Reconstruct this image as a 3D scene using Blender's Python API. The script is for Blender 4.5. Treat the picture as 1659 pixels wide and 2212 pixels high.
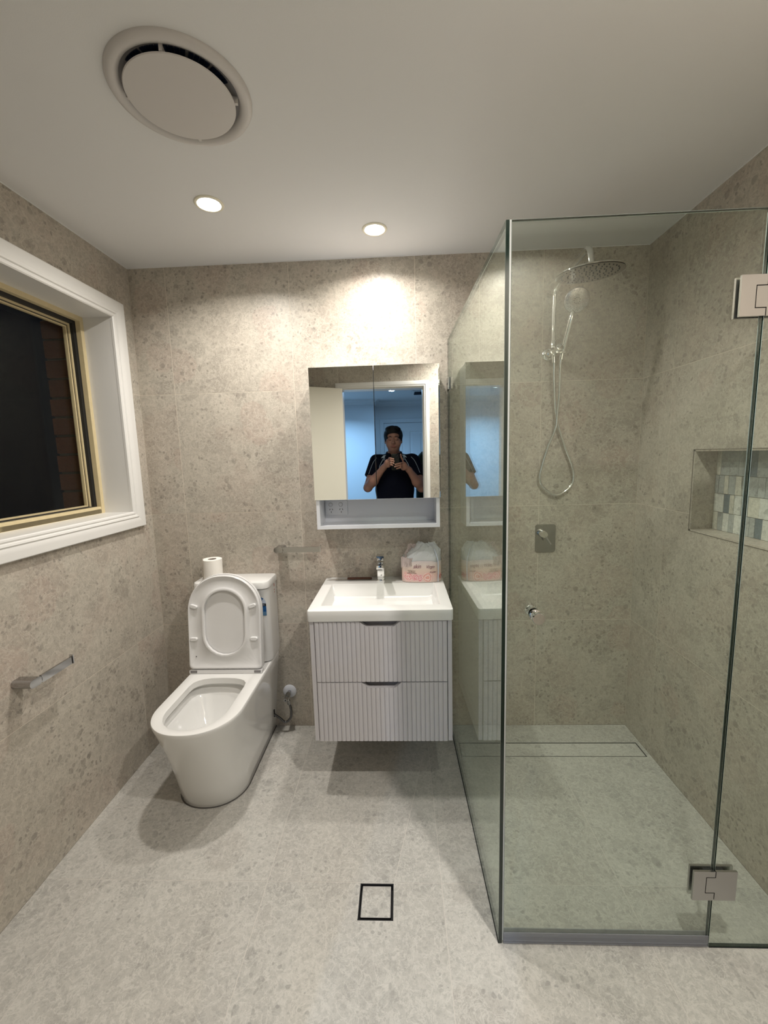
import bpy, bmesh, math, random
import numpy as np
from mathutils import Vector, Matrix
from mathutils.bvhtree import BVHTree
for o in list(bpy.data.objects): bpy.data.objects.remove(o)
S = bpy.context.scene
C = S.collection
PI = math.pi
W, H, D = 2.458, 2.383, 1.90            # room width, height, depth (door wall at y = -D)

# ------------------------------------------------------------------ camera
cam_r = Vector((0.99895734, 0.03616135, -0.0278673))
cam_u = Vector((0.02279897, 0.13369555, 0.99076017))
cam_f = Vector((-0.03955296, 0.99036249, -0.13273171))
cd = bpy.data.cameras.new('camera'); cam = bpy.data.objects.new('camera', cd); C.objects.link(cam)
cd.sensor_fit = 'VERTICAL'; cd.sensor_height = 36.0; cd.lens = 902.52 / 2212 * 36.0
cd.clip_start = 0.01; cd.clip_end = 100
m = Matrix.Identity(4)
for i in range(3):
    m[i][0] = cam_r[i]; m[i][1] = cam_u[i]; m[i][2] = -cam_f[i]
m[0][3], m[1][3], m[2][3] = 1.28844, -2.10209, 1.45568
cam.matrix_world = m
S.camera = cam
# ------------------------------------------------------------------ world: night outside
wd = bpy.data.worlds.new('night'); S.world = wd; wd.use_nodes = True
wd.node_tree.nodes['Background'].inputs[0].default_value = (0.010, 0.014, 0.030, 1)
wd.node_tree.nodes['Background'].inputs[1].default_value = 0.10
# ------------------------------------------------------------------ exposure
S.view_settings.view_transform = 'Standard'; S.view_settings.look = 'None'
S.view_settings.gamma = 1; S.view_settings.use_curve_mapping = False
S.view_settings.exposure = 0.0
LAMP_W = 12.4                       # each ceiling downlight of the bathroom
LAMP_COL = (1.0, 0.95, 0.89)
HALL_W = 42.0
HALL_COL = (0.34, 0.63, 1.0)

# ------------------------------------------------------------------ helpers
def link(name, me, parent=None):
    o = bpy.data.objects.new(name, me); C.objects.link(o)
    if parent is not None:
        o.parent = parent
        o.matrix_parent_inverse = Matrix.Translation(-parent.location) if parent.type == 'EMPTY' or parent.location.length > 0 else Matrix.Identity(4)
    return o
def finish(bm, name, mats, parent=None, smooth=False, angle=35):
    bmesh.ops.recalc_face_normals(bm, faces=bm.faces)
    me = bpy.data.meshes.new(name); bm.to_mesh(me); bm.free()
    for mt in (mats if isinstance(mats, (list, tuple)) else [mats]): me.materials.append(mt)
    if smooth:
        me.polygons.foreach_set('use_smooth', [True] * len(me.polygons))
        me.set_sharp_from_angle(angle=math.radians(angle))
    return link(name, me, parent)
def thing(name, label, cat, loc=(0, 0, 0), group=None):
    o = bpy.data.objects.new(name, None); C.objects.link(o); o.location = loc
    o.empty_display_size = 0.05
    o['label'] = label; o['category'] = cat
    if group: o['group'] = group
    return o
def tag(o, label, cat, group=None):
    o['label'] = label; o['category'] = cat
    if group: o['group'] = group
    return o
def struct(o): o['kind'] = 'structure'; return o
def NB(): return bmesh.new()
def box(bm, a, b, bev=0.0, seg=2, mi=0):
    x0, y0, z0 = [min(a[i], b[i]) for i in range(3)]; x1, y1, z1 = [max(a[i], b[i]) for i in range(3)]
    mt = Matrix.Translation(((x0 + x1) / 2, (y0 + y1) / 2, (z0 + z1) / 2)) @ Matrix.Diagonal((x1 - x0, y1 - y0, z1 - z0, 1))
    r = bmesh.ops.create_cube(bm, size=1, matrix=mt)
    fs = list({f for v in r['verts'] for f in v.link_faces})
    for f in fs: f.material_index = mi
    if bev > 0:
        es = list({e for v in r['verts'] for e in v.link_edges})
        bmesh.ops.bevel(bm, geom=es, offset=bev, segments=seg, affect='EDGES', profile=0.5)
def lathe(bm, prof, c, axis='Z', n=32, mi=0, cap=True):
    """prof: list of (radius, t) along the axis, c: origin"""
    ax = {'X': (Vector((0, 1, 0)), Vector((0, 0, 1)), Vector((1, 0, 0))), 'Y': (Vector((1, 0, 0)), Vector((0, 0, 1)), Vector((0, 1, 0))),
          'Z': (Vector((1, 0, 0)), Vector((0, 1, 0)), Vector((0, 0, 1)))}[axis] if isinstance(axis, str) else axis
    c = Vector(c); rings = []
    for r, t in prof:
        if r < 1e-6: rings.append([bm.verts.new(c + ax[2] * t)])
        else: rings.append([bm.verts.new(c + ax[2] * t + ax[0] * r * math.cos(2 * PI * k / n) + ax[1] * r * math.sin(2 * PI * k / n)) for k in range(n)])
    for a, b in zip(rings, rings[1:]):
        for k in range(n):
            p = (a[k % len(a)], a[(k + 1) % len(a)], b[(k + 1) % len(b)], b[k % len(b)])
            q = []
            for v in p:
                if v not in q: q.append(v)
            if len(q) > 2: bm.faces.new(q).material_index = mi
    if cap:
        for rg in (rings[0], rings[-1]):
            if len(rg) > 2: bm.faces.new(rg).material_index = mi
def frame_axes(d):
    d = Vector(d).normalized(); a = Vector((0, 0, 1)) if abs(d.z) < 0.9 else Vector((1, 0, 0))
    u = d.cross(a).normalized(); return (u, d.cross(u).normalized(), d)
def cyl(bm, p, q, r, r2=None, n=24, mi=0):
    p, q = Vector(p), Vector(q); L = (q - p).length
    lathe(bm, [(r, 0), (r if r2 is None else r2, L)], p, frame_axes(q - p), n, mi)
def tube(bm, pts, r, n=12, mi=0, closed=False):
    pts = [Vector(p) for p in pts]; N = len(pts); rings = []
    rr = r if isinstance(r, (list, tuple)) else [r] * N
    t0 = (pts[1] - pts[0]).normalized(); u = frame_axes(t0)[0]
    for i, p in enumerate(pts):
        t = (pts[min(i + 1, N - 1)] - pts[max(i - 1, 0)]).normalized()
        u = (u - t * u.dot(t)).normalized(); v = t.cross(u)
        rings.append([bm.verts.new(p + (u * math.cos(2 * PI * k / n) + v * math.sin(2 * PI * k / n)) * rr[i]) for k in range(n)])
    for a, b in zip(rings, rings[1:]):
        for k in range(n): bm.faces.new((a[k], a[(k + 1) % n], b[(k + 1) % n], b[k])).material_index = mi
    for rg in (rings[0], rings[-1]): bm.faces.new(rg).material_index = mi
def spline(pts, n=8):
    pts = [Vector(p) for p in pts]; out = []
    P = [pts[0] * 2 - pts[1]] + pts + [pts[-1] * 2 - pts[-2]]
    for i in range(1, len(P) - 2):
        for k in range(n):
            t = k / n; a, b, c, d = P[i - 1:i + 3]
            out.append(0.5 * ((2 * b) + (c - a) * t + (2 * a - 5 * b + 4 * c - d) * t * t + (3 * b - a - 3 * c + d) * t ** 3))
    out.append(pts[-1]); return out
def prism(bm, poly, mapf, w0, w1, mi=0):
    """poly in (u, v); mapf(u, v, w) -> world"""
    a = [bm.verts.new(mapf(u, v, w0)) for u, v in poly]; b = [bm.verts.new(mapf(u, v, w1)) for u, v in poly]
    bm.faces.new(a).material_index = mi; bm.faces.new(b).material_index = mi
    n = len(poly)
    for i in range(n): bm.faces.new((a[i], a[(i + 1) % n], b[(i + 1) % n], b[i])).material_index = mi
def loft(bm, rings, close=True, cap0=False, cap1=False, mi=0):
    R = [[bm.verts.new(p) for p in r] for r in rings]
    n = len(R[0])
    for a, b in zip(R, R[1:]):
        for k in range(n if close else n - 1): bm.faces.new((a[k], a[(k + 1) % n], b[(k + 1) % n], b[k])).material_index = mi
    if cap0: bm.faces.new(R[0]).material_index = mi
    if cap1: bm.faces.new(R[-1]).material_index = mi
    return R
def rrect(u0, v0, u1, v1, r, n=6):
    P = []
    for cx, cy, a0 in ((u1 - r, v1 - r, 0), (u0 + r, v1 - r, PI / 2), (u0 + r, v0 + r, PI), (u1 - r, v0 + r, 1.5 * PI)):
        for k in range(n + 1):
            a = a0 + PI / 2 * k / n; P.append((cx + r * math.cos(a), cy + r * math.sin(a)))
    return P
XZ = lambda u, v, w: Vector((u, w, v))      # wall facing -y
YZ = lambda u, v, w: Vector((w, u, v))
XY = lambda u, v, w: Vector((u, v, w))

# ------------------------------------------------------------------ materials
def newmat(name):
    mt = bpy.data.materials.new(name); mt.use_nodes = True; nt = mt.node_tree; nt.nodes.clear()
    out = nt.nodes.new('ShaderNodeOutputMaterial')
    return mt, nt, out
def N(nt, t, **kw):
    n = nt.nodes.new(t)
    for k, v in kw.items():
        if k.startswith('i_'): n.inputs[int(k[2:])].default_value = v
        else: setattr(n, k, v)
    return n
def plain(name, col, rough=0.5, metal=0.0, spec=0.5, bump=0.0, bscale=200.0, var=0.0, coat=0.0, sub=0.0):
    mt, nt, out = newmat(name); b = N(nt, 'ShaderNodeBsdfPrincipled')
    b.inputs['Base Color'].default_value = (*col, 1); b.inputs['Roughness'].default_value = rough
    b.inputs['Metallic'].default_value = metal; b.inputs['Specular IOR Level'].default_value = spec
    b.inputs['Coat Weight'].default_value = coat; b.inputs['Coat Roughness'].default_value = 0.05
    if sub: b.inputs['Subsurface Weight'].default_value = sub; b.inputs['Subsurface Radius'].default_value = (.01, .006, .004)
    nt.links.new(b.outputs[0], out.inputs[0])
    tc = N(nt, 'ShaderNodeTexCoord')
    if var or bump:
        nz = N(nt, 'ShaderNodeTexNoise'); nz.inputs['Scale'].default_value = bscale; nz.inputs['Detail'].default_value = 3
        nt.links.new(tc.outputs['Object'], nz.inputs['Vector'])
    if var:
        mx = N(nt, 'ShaderNodeMix', data_type='RGBA'); mx.inputs[6].default_value = (*[c * (1 - var) for c in col], 1)
        mx.inputs[7].default_value = (*[min(1, c * (1 + var)) for c in col], 1)
        nt.links.new(nz.outputs[0], mx.inputs[0]); nt.links.new(mx.outputs[2], b.inputs['Base Color'])
    if bump:
        bp = N(nt, 'ShaderNodeBump'); bp.inputs['Strength'].default_value = bump; bp.inputs['Distance'].default_value = 0.001
        nt.links.new(nz.outputs[0], bp.inputs['Height']); nt.links.new(bp.outputs[0], b.inputs['Normal'])
    return mt
def emit(name, col, st):
    mt, nt, out = newmat(name); e = N(nt, 'ShaderNodeEmission'); e.inputs[0].default_value = (*col, 1); e.inputs[1].default_value = st
    nt.links.new(e.outputs[0], out.inputs[0]); return mt
def stone(name, base, dark, light, pink, rough=0.42, big=1.0, spots=.8):
    mt, nt, out = newmat(name); L = nt.links.new
    b = N(nt, 'ShaderNodeBsdfPrincipled'); b.inputs['Roughness'].default_value = rough; b.inputs['Specular IOR Level'].default_value = 0.4
    tc = N(nt, 'ShaderNodeTexCoord'); oi = N(nt, 'ShaderNodeObjectInfo')
    vm = N(nt, 'ShaderNodeVectorMath', operation='SCALE'); vm.inputs['Scale'].default_value = 53.0
    cx = N(nt, 'ShaderNodeCombineXYZ'); mul = N(nt, 'ShaderNodeMath', operation='MULTIPLY', i_1=7.3)
    L(oi.outputs['Random'], mul.inputs[0]); fr = N(nt, 'ShaderNodeMath', operation='FRACT'); L(mul.outputs[0], fr.inputs[0])
    L(oi.outputs['Random'], cx.inputs[0]); L(fr.outputs[0], cx.inputs[1]); L(oi.outputs['Random'], cx.inputs[2]); L(cx.outputs[0], vm.inputs[0])
    ad = N(nt, 'ShaderNodeVectorMath', operation='ADD'); L(tc.outputs['Object'], ad.inputs[0]); L(vm.outputs[0], ad.inputs[1])
    P = ad.outputs[0]
    def noise(sc, det=4, rg=0.55, dist=0.0, src=P):
        n = N(nt, 'ShaderNodeTexNoise'); n.inputs['Scale'].default_value = sc; n.inputs['Detail'].default_value = det
        n.inputs['Roughness'].default_value = rg; n.inputs['Distortion'].default_value = dist; L(src, n.inputs['Vector']); return n
    def ramp(src, a, bb):
        r = N(nt, 'ShaderNodeMapRange', interpolation_type='SMOOTHSTEP'); r.inputs[1].default_value = a; r.inputs[2].default_value = bb
        L(src, r.inputs[0]); return r.outputs[0]
    def mix(f, a, bb, fac=None):
        x = N(nt, 'ShaderNodeMix', data_type='RGBA')
        if fac is not None:
            mm = N(nt, 'ShaderNodeMath', operation='MULTIPLY', i_1=fac); L(f, mm.inputs[0]); f = mm.outputs[0]
        L(f, x.inputs[0])
        for k, c in ((6, a), (7, bb)):
            if isinstance(c, tuple): x.inputs[k].default_value = (*c, 1)
            else: L(c, x.inputs[k])
        return x.outputs[2]
    # distorted coordinates for clasts
    dn = noise(14, 3); dv = N(nt, 'ShaderNodeVectorMath', operation='SCALE'); dv.inputs['Scale'].default_value = 0.045
    L(dn.outputs['Color'], dv.inputs[0]); d2 = N(nt, 'ShaderNodeVectorMath', operation='ADD'); L(P, d2.inputs[0]); L(dv.outputs[0], d2.inputs[1])
    def clast(sc, th, keep, soft=0.05, stretch=None):
        src = d2.outputs[0]
        if stretch:
            mp = N(nt, 'ShaderNodeMapping'); mp.inputs['Scale'].default_value = stretch; L(src, mp.inputs[0]); src = mp.outputs[0]
        v = N(nt, 'ShaderNodeTexVoronoi'); v.inputs['Scale'].default_value = sc; v.inputs['Randomness'].default_value = 1; L(src, v.inputs['Vector'])
        a = N(nt, 'ShaderNodeMapRange'); a.inputs[1].default_value = th + soft; a.inputs[2].default_value = th; L(v.outputs['Distance'], a.inputs[0])
        sp = N(nt, 'ShaderNodeSeparateColor'); L(v.outputs['Color'], sp.inputs[0])
        g = N(nt, 'ShaderNodeMapRange'); g.inputs[1].default_value = keep; g.inputs[2].default_value = keep + 0.3; L(sp.outputs[0], g.inputs[0])
        mm = N(nt, 'ShaderNodeMath', operation='MULTIPLY'); L(a.outputs[0], mm.inputs[0]); L(g.outputs[0], mm.inputs[1]); return mm.outputs[0]
    def mulv(a_, b_):
        x = N(nt, 'ShaderNodeMath', operation='MULTIPLY'); L(a_, x.inputs[0]); L(b_, x.inputs[1]); return x.outputs[0]
    def ridge(sc, wd, dist=.6, det=5):
        vn = noise(sc, det, .65, dist); sb = N(nt, 'ShaderNodeMath', operation='SUBTRACT', i_1=0.5); L(vn.outputs[0], sb.inputs[0])
        ab = N(nt, 'ShaderNodeMath', operation='ABSOLUTE'); L(sb.outputs[0], ab.inputs[0]); return ramp(ab.outputs[0], wd, wd * .15)
    c = mix(ramp(noise(3.2 * big, 3).outputs[0], .38, .62), base, light, 0.55)
    c = mix(ramp(noise(2.4 * big, 4, src=d2.outputs[0]).outputs[0], .50, .56), c, pink, 0.28)
    c = mix(clast(4.5 * big, .36, .45, .03), c, pink, 0.50)
    c = mix(clast(3.0 * big, .40, .50, .02), c, dark, 0.17)
    c = mix(ramp(noise(9 * big, 5, .6).outputs[0], .50, .62), c, dark, 0.20)
    c = mix(ramp(noise(70, 5, .75).outputs[0], .44, .60), c, dark, 0.30)
    c = mix(clast(8 * big, .34, .55, .025), c, dark, 0.32 * (.4 + .6 * spots))
    c = mix(ridge(26, .035), c, tuple(min(1, x * 1.16) for x in light), 0.50)
    c = mix(ridge(60, .045, 1.2), c, tuple(min(1, x * 1.10) for x in light), 0.35)
    grp = ramp(noise(6.5, 3).outputs[0], .40, .58)
    c = mix(mulv(clast(24, .28, .45, .035), grp), c, dark, 0.60 * spots)
    c = mix(mulv(clast(50, .27, .40, .05), grp), c, dark, 0.80 * spots)
    c = mix(clast(75, .22, .62, .06), c, dark, 0.55 * spots)
    L(c, b.inputs['Base Color'])
    bp = N(nt, 'ShaderNodeBump'); bp.inputs['Strength'].default_value = 0.10; bp.inputs['Distance'].default_value = 0.0008
    L(noise(60, 5, .7).outputs[0], bp.inputs['Height']); L(bp.outputs[0], b.inputs['Normal']); L(b.outputs[0], out.inputs[0])
    return mt
def glassmat(name, tint, extra=1.0, f0=0.042):
    """each face of the real slab reflects a little and lets the rest through, slightly tinted"""
    mt, nt, out = newmat(name); L = nt.links.new
    g = N(nt, 'ShaderNodeNewGeometry'); dt = N(nt, 'ShaderNodeVectorMath', operation='DOT_PRODUCT')
    L(g.outputs['Incoming'], dt.inputs[0]); L(g.outputs['Normal'], dt.inputs[1])
    a = N(nt, 'ShaderNodeMath', operation='ABSOLUTE'); L(dt.outputs['Value'], a.inputs[0])
    s = N(nt, 'ShaderNodeMath', operation='SUBTRACT', i_0=1.0); L(a.outputs[0], s.inputs[1])
    p = N(nt, 'ShaderNodeMath', operation='POWER', i_1=4.6); L(s.outputs[0], p.inputs[0])
    f = N(nt, 'ShaderNodeMath', operation='MULTIPLY_ADD', i_1=0.96 * extra, i_2=f0); L(p.outputs[0], f.inputs[0])
    t = N(nt, 'ShaderNodeBsdfTransparent'); t.inputs[0].default_value = (*tint, 1)
    gl = N(nt, 'ShaderNodeBsdfGlossy'); gl.inputs['Roughness'].default_value = 0.0; gl.inputs[0].default_value = (.95, 1, .96, 1)
    m_ = N(nt, 'ShaderNodeMixShader'); L(f.outputs[0], m_.inputs[0]); L(t.outputs[0], m_.inputs[1]); L(gl.outputs[0], m_.inputs[2]); L(m_.outputs[0], out.inputs[0])
    return mt
M = {}
M['wall_tile'] = stone('stone_wall_tile', (.425, .385, .325), (.215, .195, .165), (.510, .470, .400), (.425, .335, .280))
M['floor_tile'] = stone('stone_floor_tile', (.415, .400, .365), (.235, .230, .212), (.500, .485, .445), (.375, .350, .315), rough=0.62, big=.75, spots=.62)
M['grout'] = plain('grout', (.64, .58, .49), .9, var=.1, bscale=80)
M['grout_floor'] = plain('floor_grout', (.54, .51, .465), .9, var=.1, bscale=80)
M['ceiling'] = plain('ceiling_paint', (.755, .755, .75), .9, bump=.15, bscale=350)
M['white_paint'] = plain('gloss_white_paint', (.74, .73, .705), .35, bump=.05, bscale=60)
M['hall_paint'] = plain('hall_wall_paint', (.66, .68, .70), .8, bump=.08, bscale=200)
M['hall_floor'] = plain('hall_floor', (.22, .16, .11), .5, var=.3, bscale=12)
M['cream'] = plain('cream_aluminium', (.66, .55, .33), .35, bump=.05, bscale=40, var=.08)
M['dark_gap'] = plain('gap_black', (.012, .012, .012), .6)
M['brick'] = plain('brown_brick', (.16, .060, .035), .9, bump=.6, bscale=90, var=.35)
M['mortar'] = plain('mortar', (.20, .17, .14), .95, bump=.4, bscale=200)
M['ceramic'] = plain('white_ceramic', (.73, .725, .705), .07, spec=.5, coat=.3)
M['seat_plastic'] = plain('white_seat_plastic', (.71, .705, .70), .16, coat=.3)
M['basin'] = plain('white_basin', (.72, .715, .695), .22)
M['lilac'] = plain('pale_lilac_lacquer', (.55, .53, .55), .38, var=.02, bscale=8)
M['lilac_dark'] = plain('grey_recess', (.30, .28, .29), .6)
M['white_board'] = plain('white_board', (.72, .735, .78), .25)
M['mirror'] = plain('mirror_silver', (.90, .925, .91), .0, metal=1.0)
M['chrome'] = plain('chrome', (.80, .80, .79), .07, metal=1.0)
M['chrome_dark'] = plain('chrome_dark_finish', (.55, .55, .56), .12, metal=1.0)
M['plate_grey'] = plain('mirror_grey_chrome', (.42, .42, .42), .10, metal=1.0)
M['gun'] = plain('dark_braided_steel', (.16, .16, .165), .25, metal=1.0)
M['satin'] = plain('satin_chrome', (.47, .46, .455), .24, metal=1.0)
M['steel_blackened'] = plain('blackened_steel', (.012, .012, .013), .6, metal=.2)
M['glass'] = glassmat('shower_glass', (.936, .963, .940))
M['glass_edge'] = plain('green_glass_edge', (.002, .012, .008), .10, coat=.3)
M['arris_glint'] = plain('pale_glint_arris', (.40, .47, .43), .22, metal=.6)  # pale metallic chamfer, colour stands in for light caught on the edge
M['window_glass'] = glassmat('window_glass', (.93, .94, .93), .35, .012)

M['rubber'] = plain('black_rubber', (.015, .015, .015), .6)
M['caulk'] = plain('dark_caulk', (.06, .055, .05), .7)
M['nozzle'] = plain('nozzle_grey', (.03, .03, .032), .6)
M['nozzle_pale'] = plain('nozzle_white', (.7, .7, .7), .6)
M['paper'] = plain('tissue_paper', (.84, .81, .755), .95, bump=.3, bscale=250)
M['card'] = plain('grey_card', (.30, .26, .22), .9, var=.1)
M['wood'] = plain('brown_wood_handle', (.085, .028, .012), .4, var=.35, bscale=60)
M['blade'] = plain('steel_blade', (.62, .60, .58), .22, metal=1.0)
M['skin'] = plain('skin', (.31, .155, .105), .5, var=.08, bscale=30, sub=.05)
M['lips'] = plain('lips', (.30, .10, .085), .45)
M['hair'] = plain('black_hair', (.004, .004, .005), .55, spec=.25, bump=.9, bscale=260)
M['navy'] = plain('navy_polo_knit', (.0035, .0045, .011), .9, spec=.12, bump=.3, bscale=300)
M['piping'] = plain('pale_blue_piping', (.42, .50, .55), .8)
M['trousers'] = plain('dark_trousers', (.012, .012, .015), .9)
M['shoe'] = plain('black_shoe', (.01, .01, .01), .5)
M['phone'] = plain('phone_case', (.006, .008, .006), .45, spec=.2, bump=.2, bscale=300)
M['lens'] = plain('phone_lens', (.02, .02, .03), .03, coat=1)
M['bag_green'] = plain('dark_green_canvas', (.005, .016, .008), .8, spec=.15, bump=.5, bscale=120)
M['nail'] = plain('fingernail', (.55, .36, .30), .25)
M['label_blue'] = plain('label_blue', (.010, .085, .26), .4)
M['label_mid'] = plain('label_mid_blue', (.09, .20, .33), .4)
M['label_pale'] = plain('label_pale', (.50, .56, .66), .5)
M['label_black'] = plain('label_black', (.01, .01, .014), .4)
M['ink_red'] = plain('ink_red', (.42, .10, .08), .6)
M['ink_plum'] = plain('ink_plum', (.20, .055, .09), .5)
M['ink_brown'] = plain('ink_brown', (.10, .05, .02), .5)
M['lamp_on'] = emit('downlight_diffuser', (1.0, .93, .80), 55.0)
M['lamp_hall'] = emit('hall_downlight_diffuser', (.75, .88, 1.0), 7.0)
M['lamp_rim'] = plain('downlight_rim', (.80, .76, .62), .4)
M['fan_white'] = plain('fan_plastic', (.60, .575, .555), .45)
M['fan_inner'] = plain('fan_inner_throat', (.20, .19, .19), .6)
M['fan_blue'] = plain('fan_blue_blade', (.004, .010, .030), .3)
for k_, c_ in (('mos_white', (.60, .61, .56)), ('mos_cream', (.56, .55, .47)), ('mos_grey', (.36, .38, .36)), ('mos_dark', (.15, .185, .20))):
    M[k_] = stone(k_, c_, tuple(x * .55 for x in c_), tuple(min(1, x * 1.1) for x in c_), c_, rough=.3, big=3)
M['screen'] = plain('phone_screen', (.01, .01, .012), .1)

# ------------------------------------------------------------------ tiled surfaces
GAP, GD = 0.0022, 0.0005
def plate(bm, us, vs, keep, f, w0, w1, mi=0, back=False):
    """kept cells of a u/v grid extruded between w0 (face) and w1"""
    A, B = {}, {}
    def g(d, i, j, w):
        if (i, j) not in d: d[(i, j)] = bm.verts.new(f(us[i], vs[j], w))
        return d[(i, j)]
    for i in range(len(us) - 1):
        for j in range(len(vs) - 1):
            if not keep(i, j): continue
            bm.faces.new((g(A, i, j, w0), g(A, i + 1, j, w0), g(A, i + 1, j + 1, w0), g(A, i, j + 1, w0))).material_index = mi
            if back: bm.faces.new((g(B, i, j, w1), g(B, i, j + 1, w1), g(B, i + 1, j + 1, w1), g(B, i + 1, j, w1))).material_index = mi
            for di, dj, e in ((-1, 0, ((0, 0), (0, 1))), (1, 0, ((1, 0), (1, 1))), (0, -1, ((0, 0), (1, 0))), (0, 1, ((0, 1), (1, 1)))):
                ii, jj = i + di, j + dj
                if 0 <= ii < len(us) - 1 and 0 <= jj < len(vs) - 1 and keep(ii, jj): continue
                p, q = (i + e[0][0], j + e[0][1]), (i + e[1][0], j + e[1][1])
                bm.faces.new((g(A, *p, w0), g(A, *q, w0), g(B, *q, w1), g(B, *p, w1))).material_index = mi
def with_holes(u0, u1, v0, v1, holes):
    us = sorted({u0, u1} | {h for a in holes for h in (a[0], a[1]) if u0 < h < u1})
    vs = sorted({v0, v1} | {h for a in holes for h in (a[2], a[3]) if v0 < h < v1})
    def keep(i, j):
        cu, cv = (us[i] + us[i + 1]) / 2, (vs[j] + vs[j + 1]) / 2
        return not any(a[0] < cu < a[1] and a[2] < cv < a[3] for a in holes)
    return us, vs, keep
_tc = {}
def tiles(parent, f, nsign, uj, vj, holes, mat, name='tile', th=GD, skip=()):
    """uj, vj: joint positions; nsign: sign of w pointing into the room; face plane at w = 0"""
    rnd = random.Random(hash(name) % 100 + len(uj))
    for a in range(len(uj) - 1):
        for b in range(len(vj) - 1):
            if (a, b) in skip: continue
            u0, u1, v0, v1 = uj[a] + GAP / 2, uj[a + 1] - GAP / 2, vj[b] + GAP / 2, vj[b + 1] - GAP / 2
            if u1 - u0 < .004 or v1 - v0 < .004: continue
            us, vs, keep = with_holes(u0, u1, v0, v1, holes)
            if not any(keep(i, j) for i in range(len(us) - 1) for j in range(len(vs) - 1)): continue
            cu, cv = (u0 + u1) / 2, (v0 + v1) / 2
            key = (id(f), nsign, round(u1 - u0, 4), round(v1 - v0, 4), mat.name) if len(us) == 2 and len(vs) == 2 else None
            if key and key in _tc: me = _tc[key]
            else:
                bm = NB()
                plate(bm, [u - cu for u in us], [v - cv for v in vs], keep, f, 0.0, -nsign * th)
                bmesh.ops.recalc_face_normals(bm, faces=bm.faces)
                # open-backed plate: make the face look into the room
                want = (f(0, 0, nsign) - f(0, 0, 0)).normalized()
                big = max(bm.faces, key=lambda q: q.calc_area())
                if big.normal.dot(want) < 0: bmesh.ops.reverse_faces(bm, faces=bm.faces)
                me = bpy.data.meshes.new(name); bm.to_mesh(me); bm.free(); me.materials.append(mat)
                if key: _tc[key] = me
            o = bpy.data.objects.new(name, me); C.objects.link(o); o.parent = parent
            o.location = f(cu, cv, 0) + OFF
OFF = Vector((0, 0, 0))
def wall(name, f, u0, u1, v0, v1, holes, w0, w1, mat):
    bm = NB(); us, vs, keep = with_holes(u0, u1, v0, v1, holes); plate(bm, us, vs, keep, f, w0, w1, back=True)
    return struct(finish(bm, name, mat))
# mapping functions: w = distance along +normal axis coordinate
f_back = lambda u, v, w: Vector((u, w, v))
f_left = lambda u, v, w: Vector((w, u, v))
f_right = lambda u, v, w: Vector((W + w, u, v)) if False else Vector((w, u, v))
f_floor = lambda u, v, w: Vector((u, v, w))
ZJ = [0, .589, 1.189, 1.789, H]
XJ = [0, .180, .780, 1.380, 1.980, W]
YJ = [-D, -1.422, -.222, 0]
# back wall
wb = wall('wall_back', f_back, -.12, W + .12, 0, H, [], GD, .12, M['grout'])
tiles(wb, f_back, -1, XJ, ZJ, [], M['wall_tile'])
# left wall with the window opening
WIN = (-1.42, -.162, 1.222, 2.115)
wl = wall('wall_left', f_left, -D - .12, 0, 0, H, [WIN], -GD, -.13, M['grout'])
tiles(wl, f_left, 1, YJ, ZJ, [WIN], M['wall_tile'])
# right wall with the niche
NI = (-.985, -.383, 1.122, 1.446)
OFF = Vector((0, 0, 0))
wr = wall('wall_right', lambda u, v, w: Vector((W + w, u, v)), -D - .12, 0, 0, H, [NI], GD, .14, M['grout'])
OFF = Vector((W, 0, 0))
tiles(wr, f_right, -1, YJ, ZJ, [NI], M['wall_tile'])
OFF = Vector((0, 0, 0))
# niche lining and mosaic
ND = .092
bm = NB(); box(bm, (W + ND, NI[0], NI[2]), (W + ND + .02, NI[1], NI[3])); nb_ = finish(bm, 'niche_back', M['grout'], wr)
for nm, a, b in (('niche_side', (W + .001, NI[1] - .006, NI[2]), (W + ND, NI[1], NI[3])), ('niche_side', (W + .001, NI[0], NI[2]), (W + ND, NI[0] + .006, NI[3])),
                 ('niche_sill', (W + .001, NI[0], NI[2]), (W + ND, NI[1], NI[2] + .006)), ('niche_head', (W + .001, NI[0], NI[3] - .006), (W + ND, NI[1], NI[3]))):
    bm = NB(); box(bm, a, b); finish(bm, nm, M['wall_tile'], wr)
bm = NB()
for a, b in (((NI[0] - .002, NI[2] - .002), (NI[1] + .002, NI[2])), ((NI[0] - .002, NI[3]), (NI[1] + .002, NI[3] + .002)),
             ((NI[0] - .002, NI[2]), (NI[0], NI[3])), ((NI[1], NI[2]), (NI[1] + .002, NI[3]))):
    box(bm, (W - .0012, a[0], a[1]), (W + .004, b[0], b[1]))
finish(bm, 'niche_edge_trim', M['satin'], wr)
rnd = random.Random(5)
rows = [(1.128, 1.200), (1.200, 1.273), (1.273, 1.345), (1.345, 1.440)]
fixed = {1: [(.050, 'mos_white'), (.030, 'mos_dark'), (.020, 'mos_cream'), (.034, 'mos_white'), (.03, 'mos_grey')],
         2: [(.018, 'mos_grey'), (.028, 'mos_grey'), (.022, 'mos_cream'), (.034, 'mos_grey'), (.028, 'mos_cream'), (.07, 'mos_grey')],
         0: [(.026, 'mos_cream'), (.026, 'mos_grey'), (.030, 'mos_white'), (.024, 'mos_grey'), (.046, 'mos_white'), (.026, 'mos_grey')],
         3: [(.022, 'mos_cream'), (.045, 'mos_grey'), (.045, 'mos_grey'), (.05, 'mos_grey')]}
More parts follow.
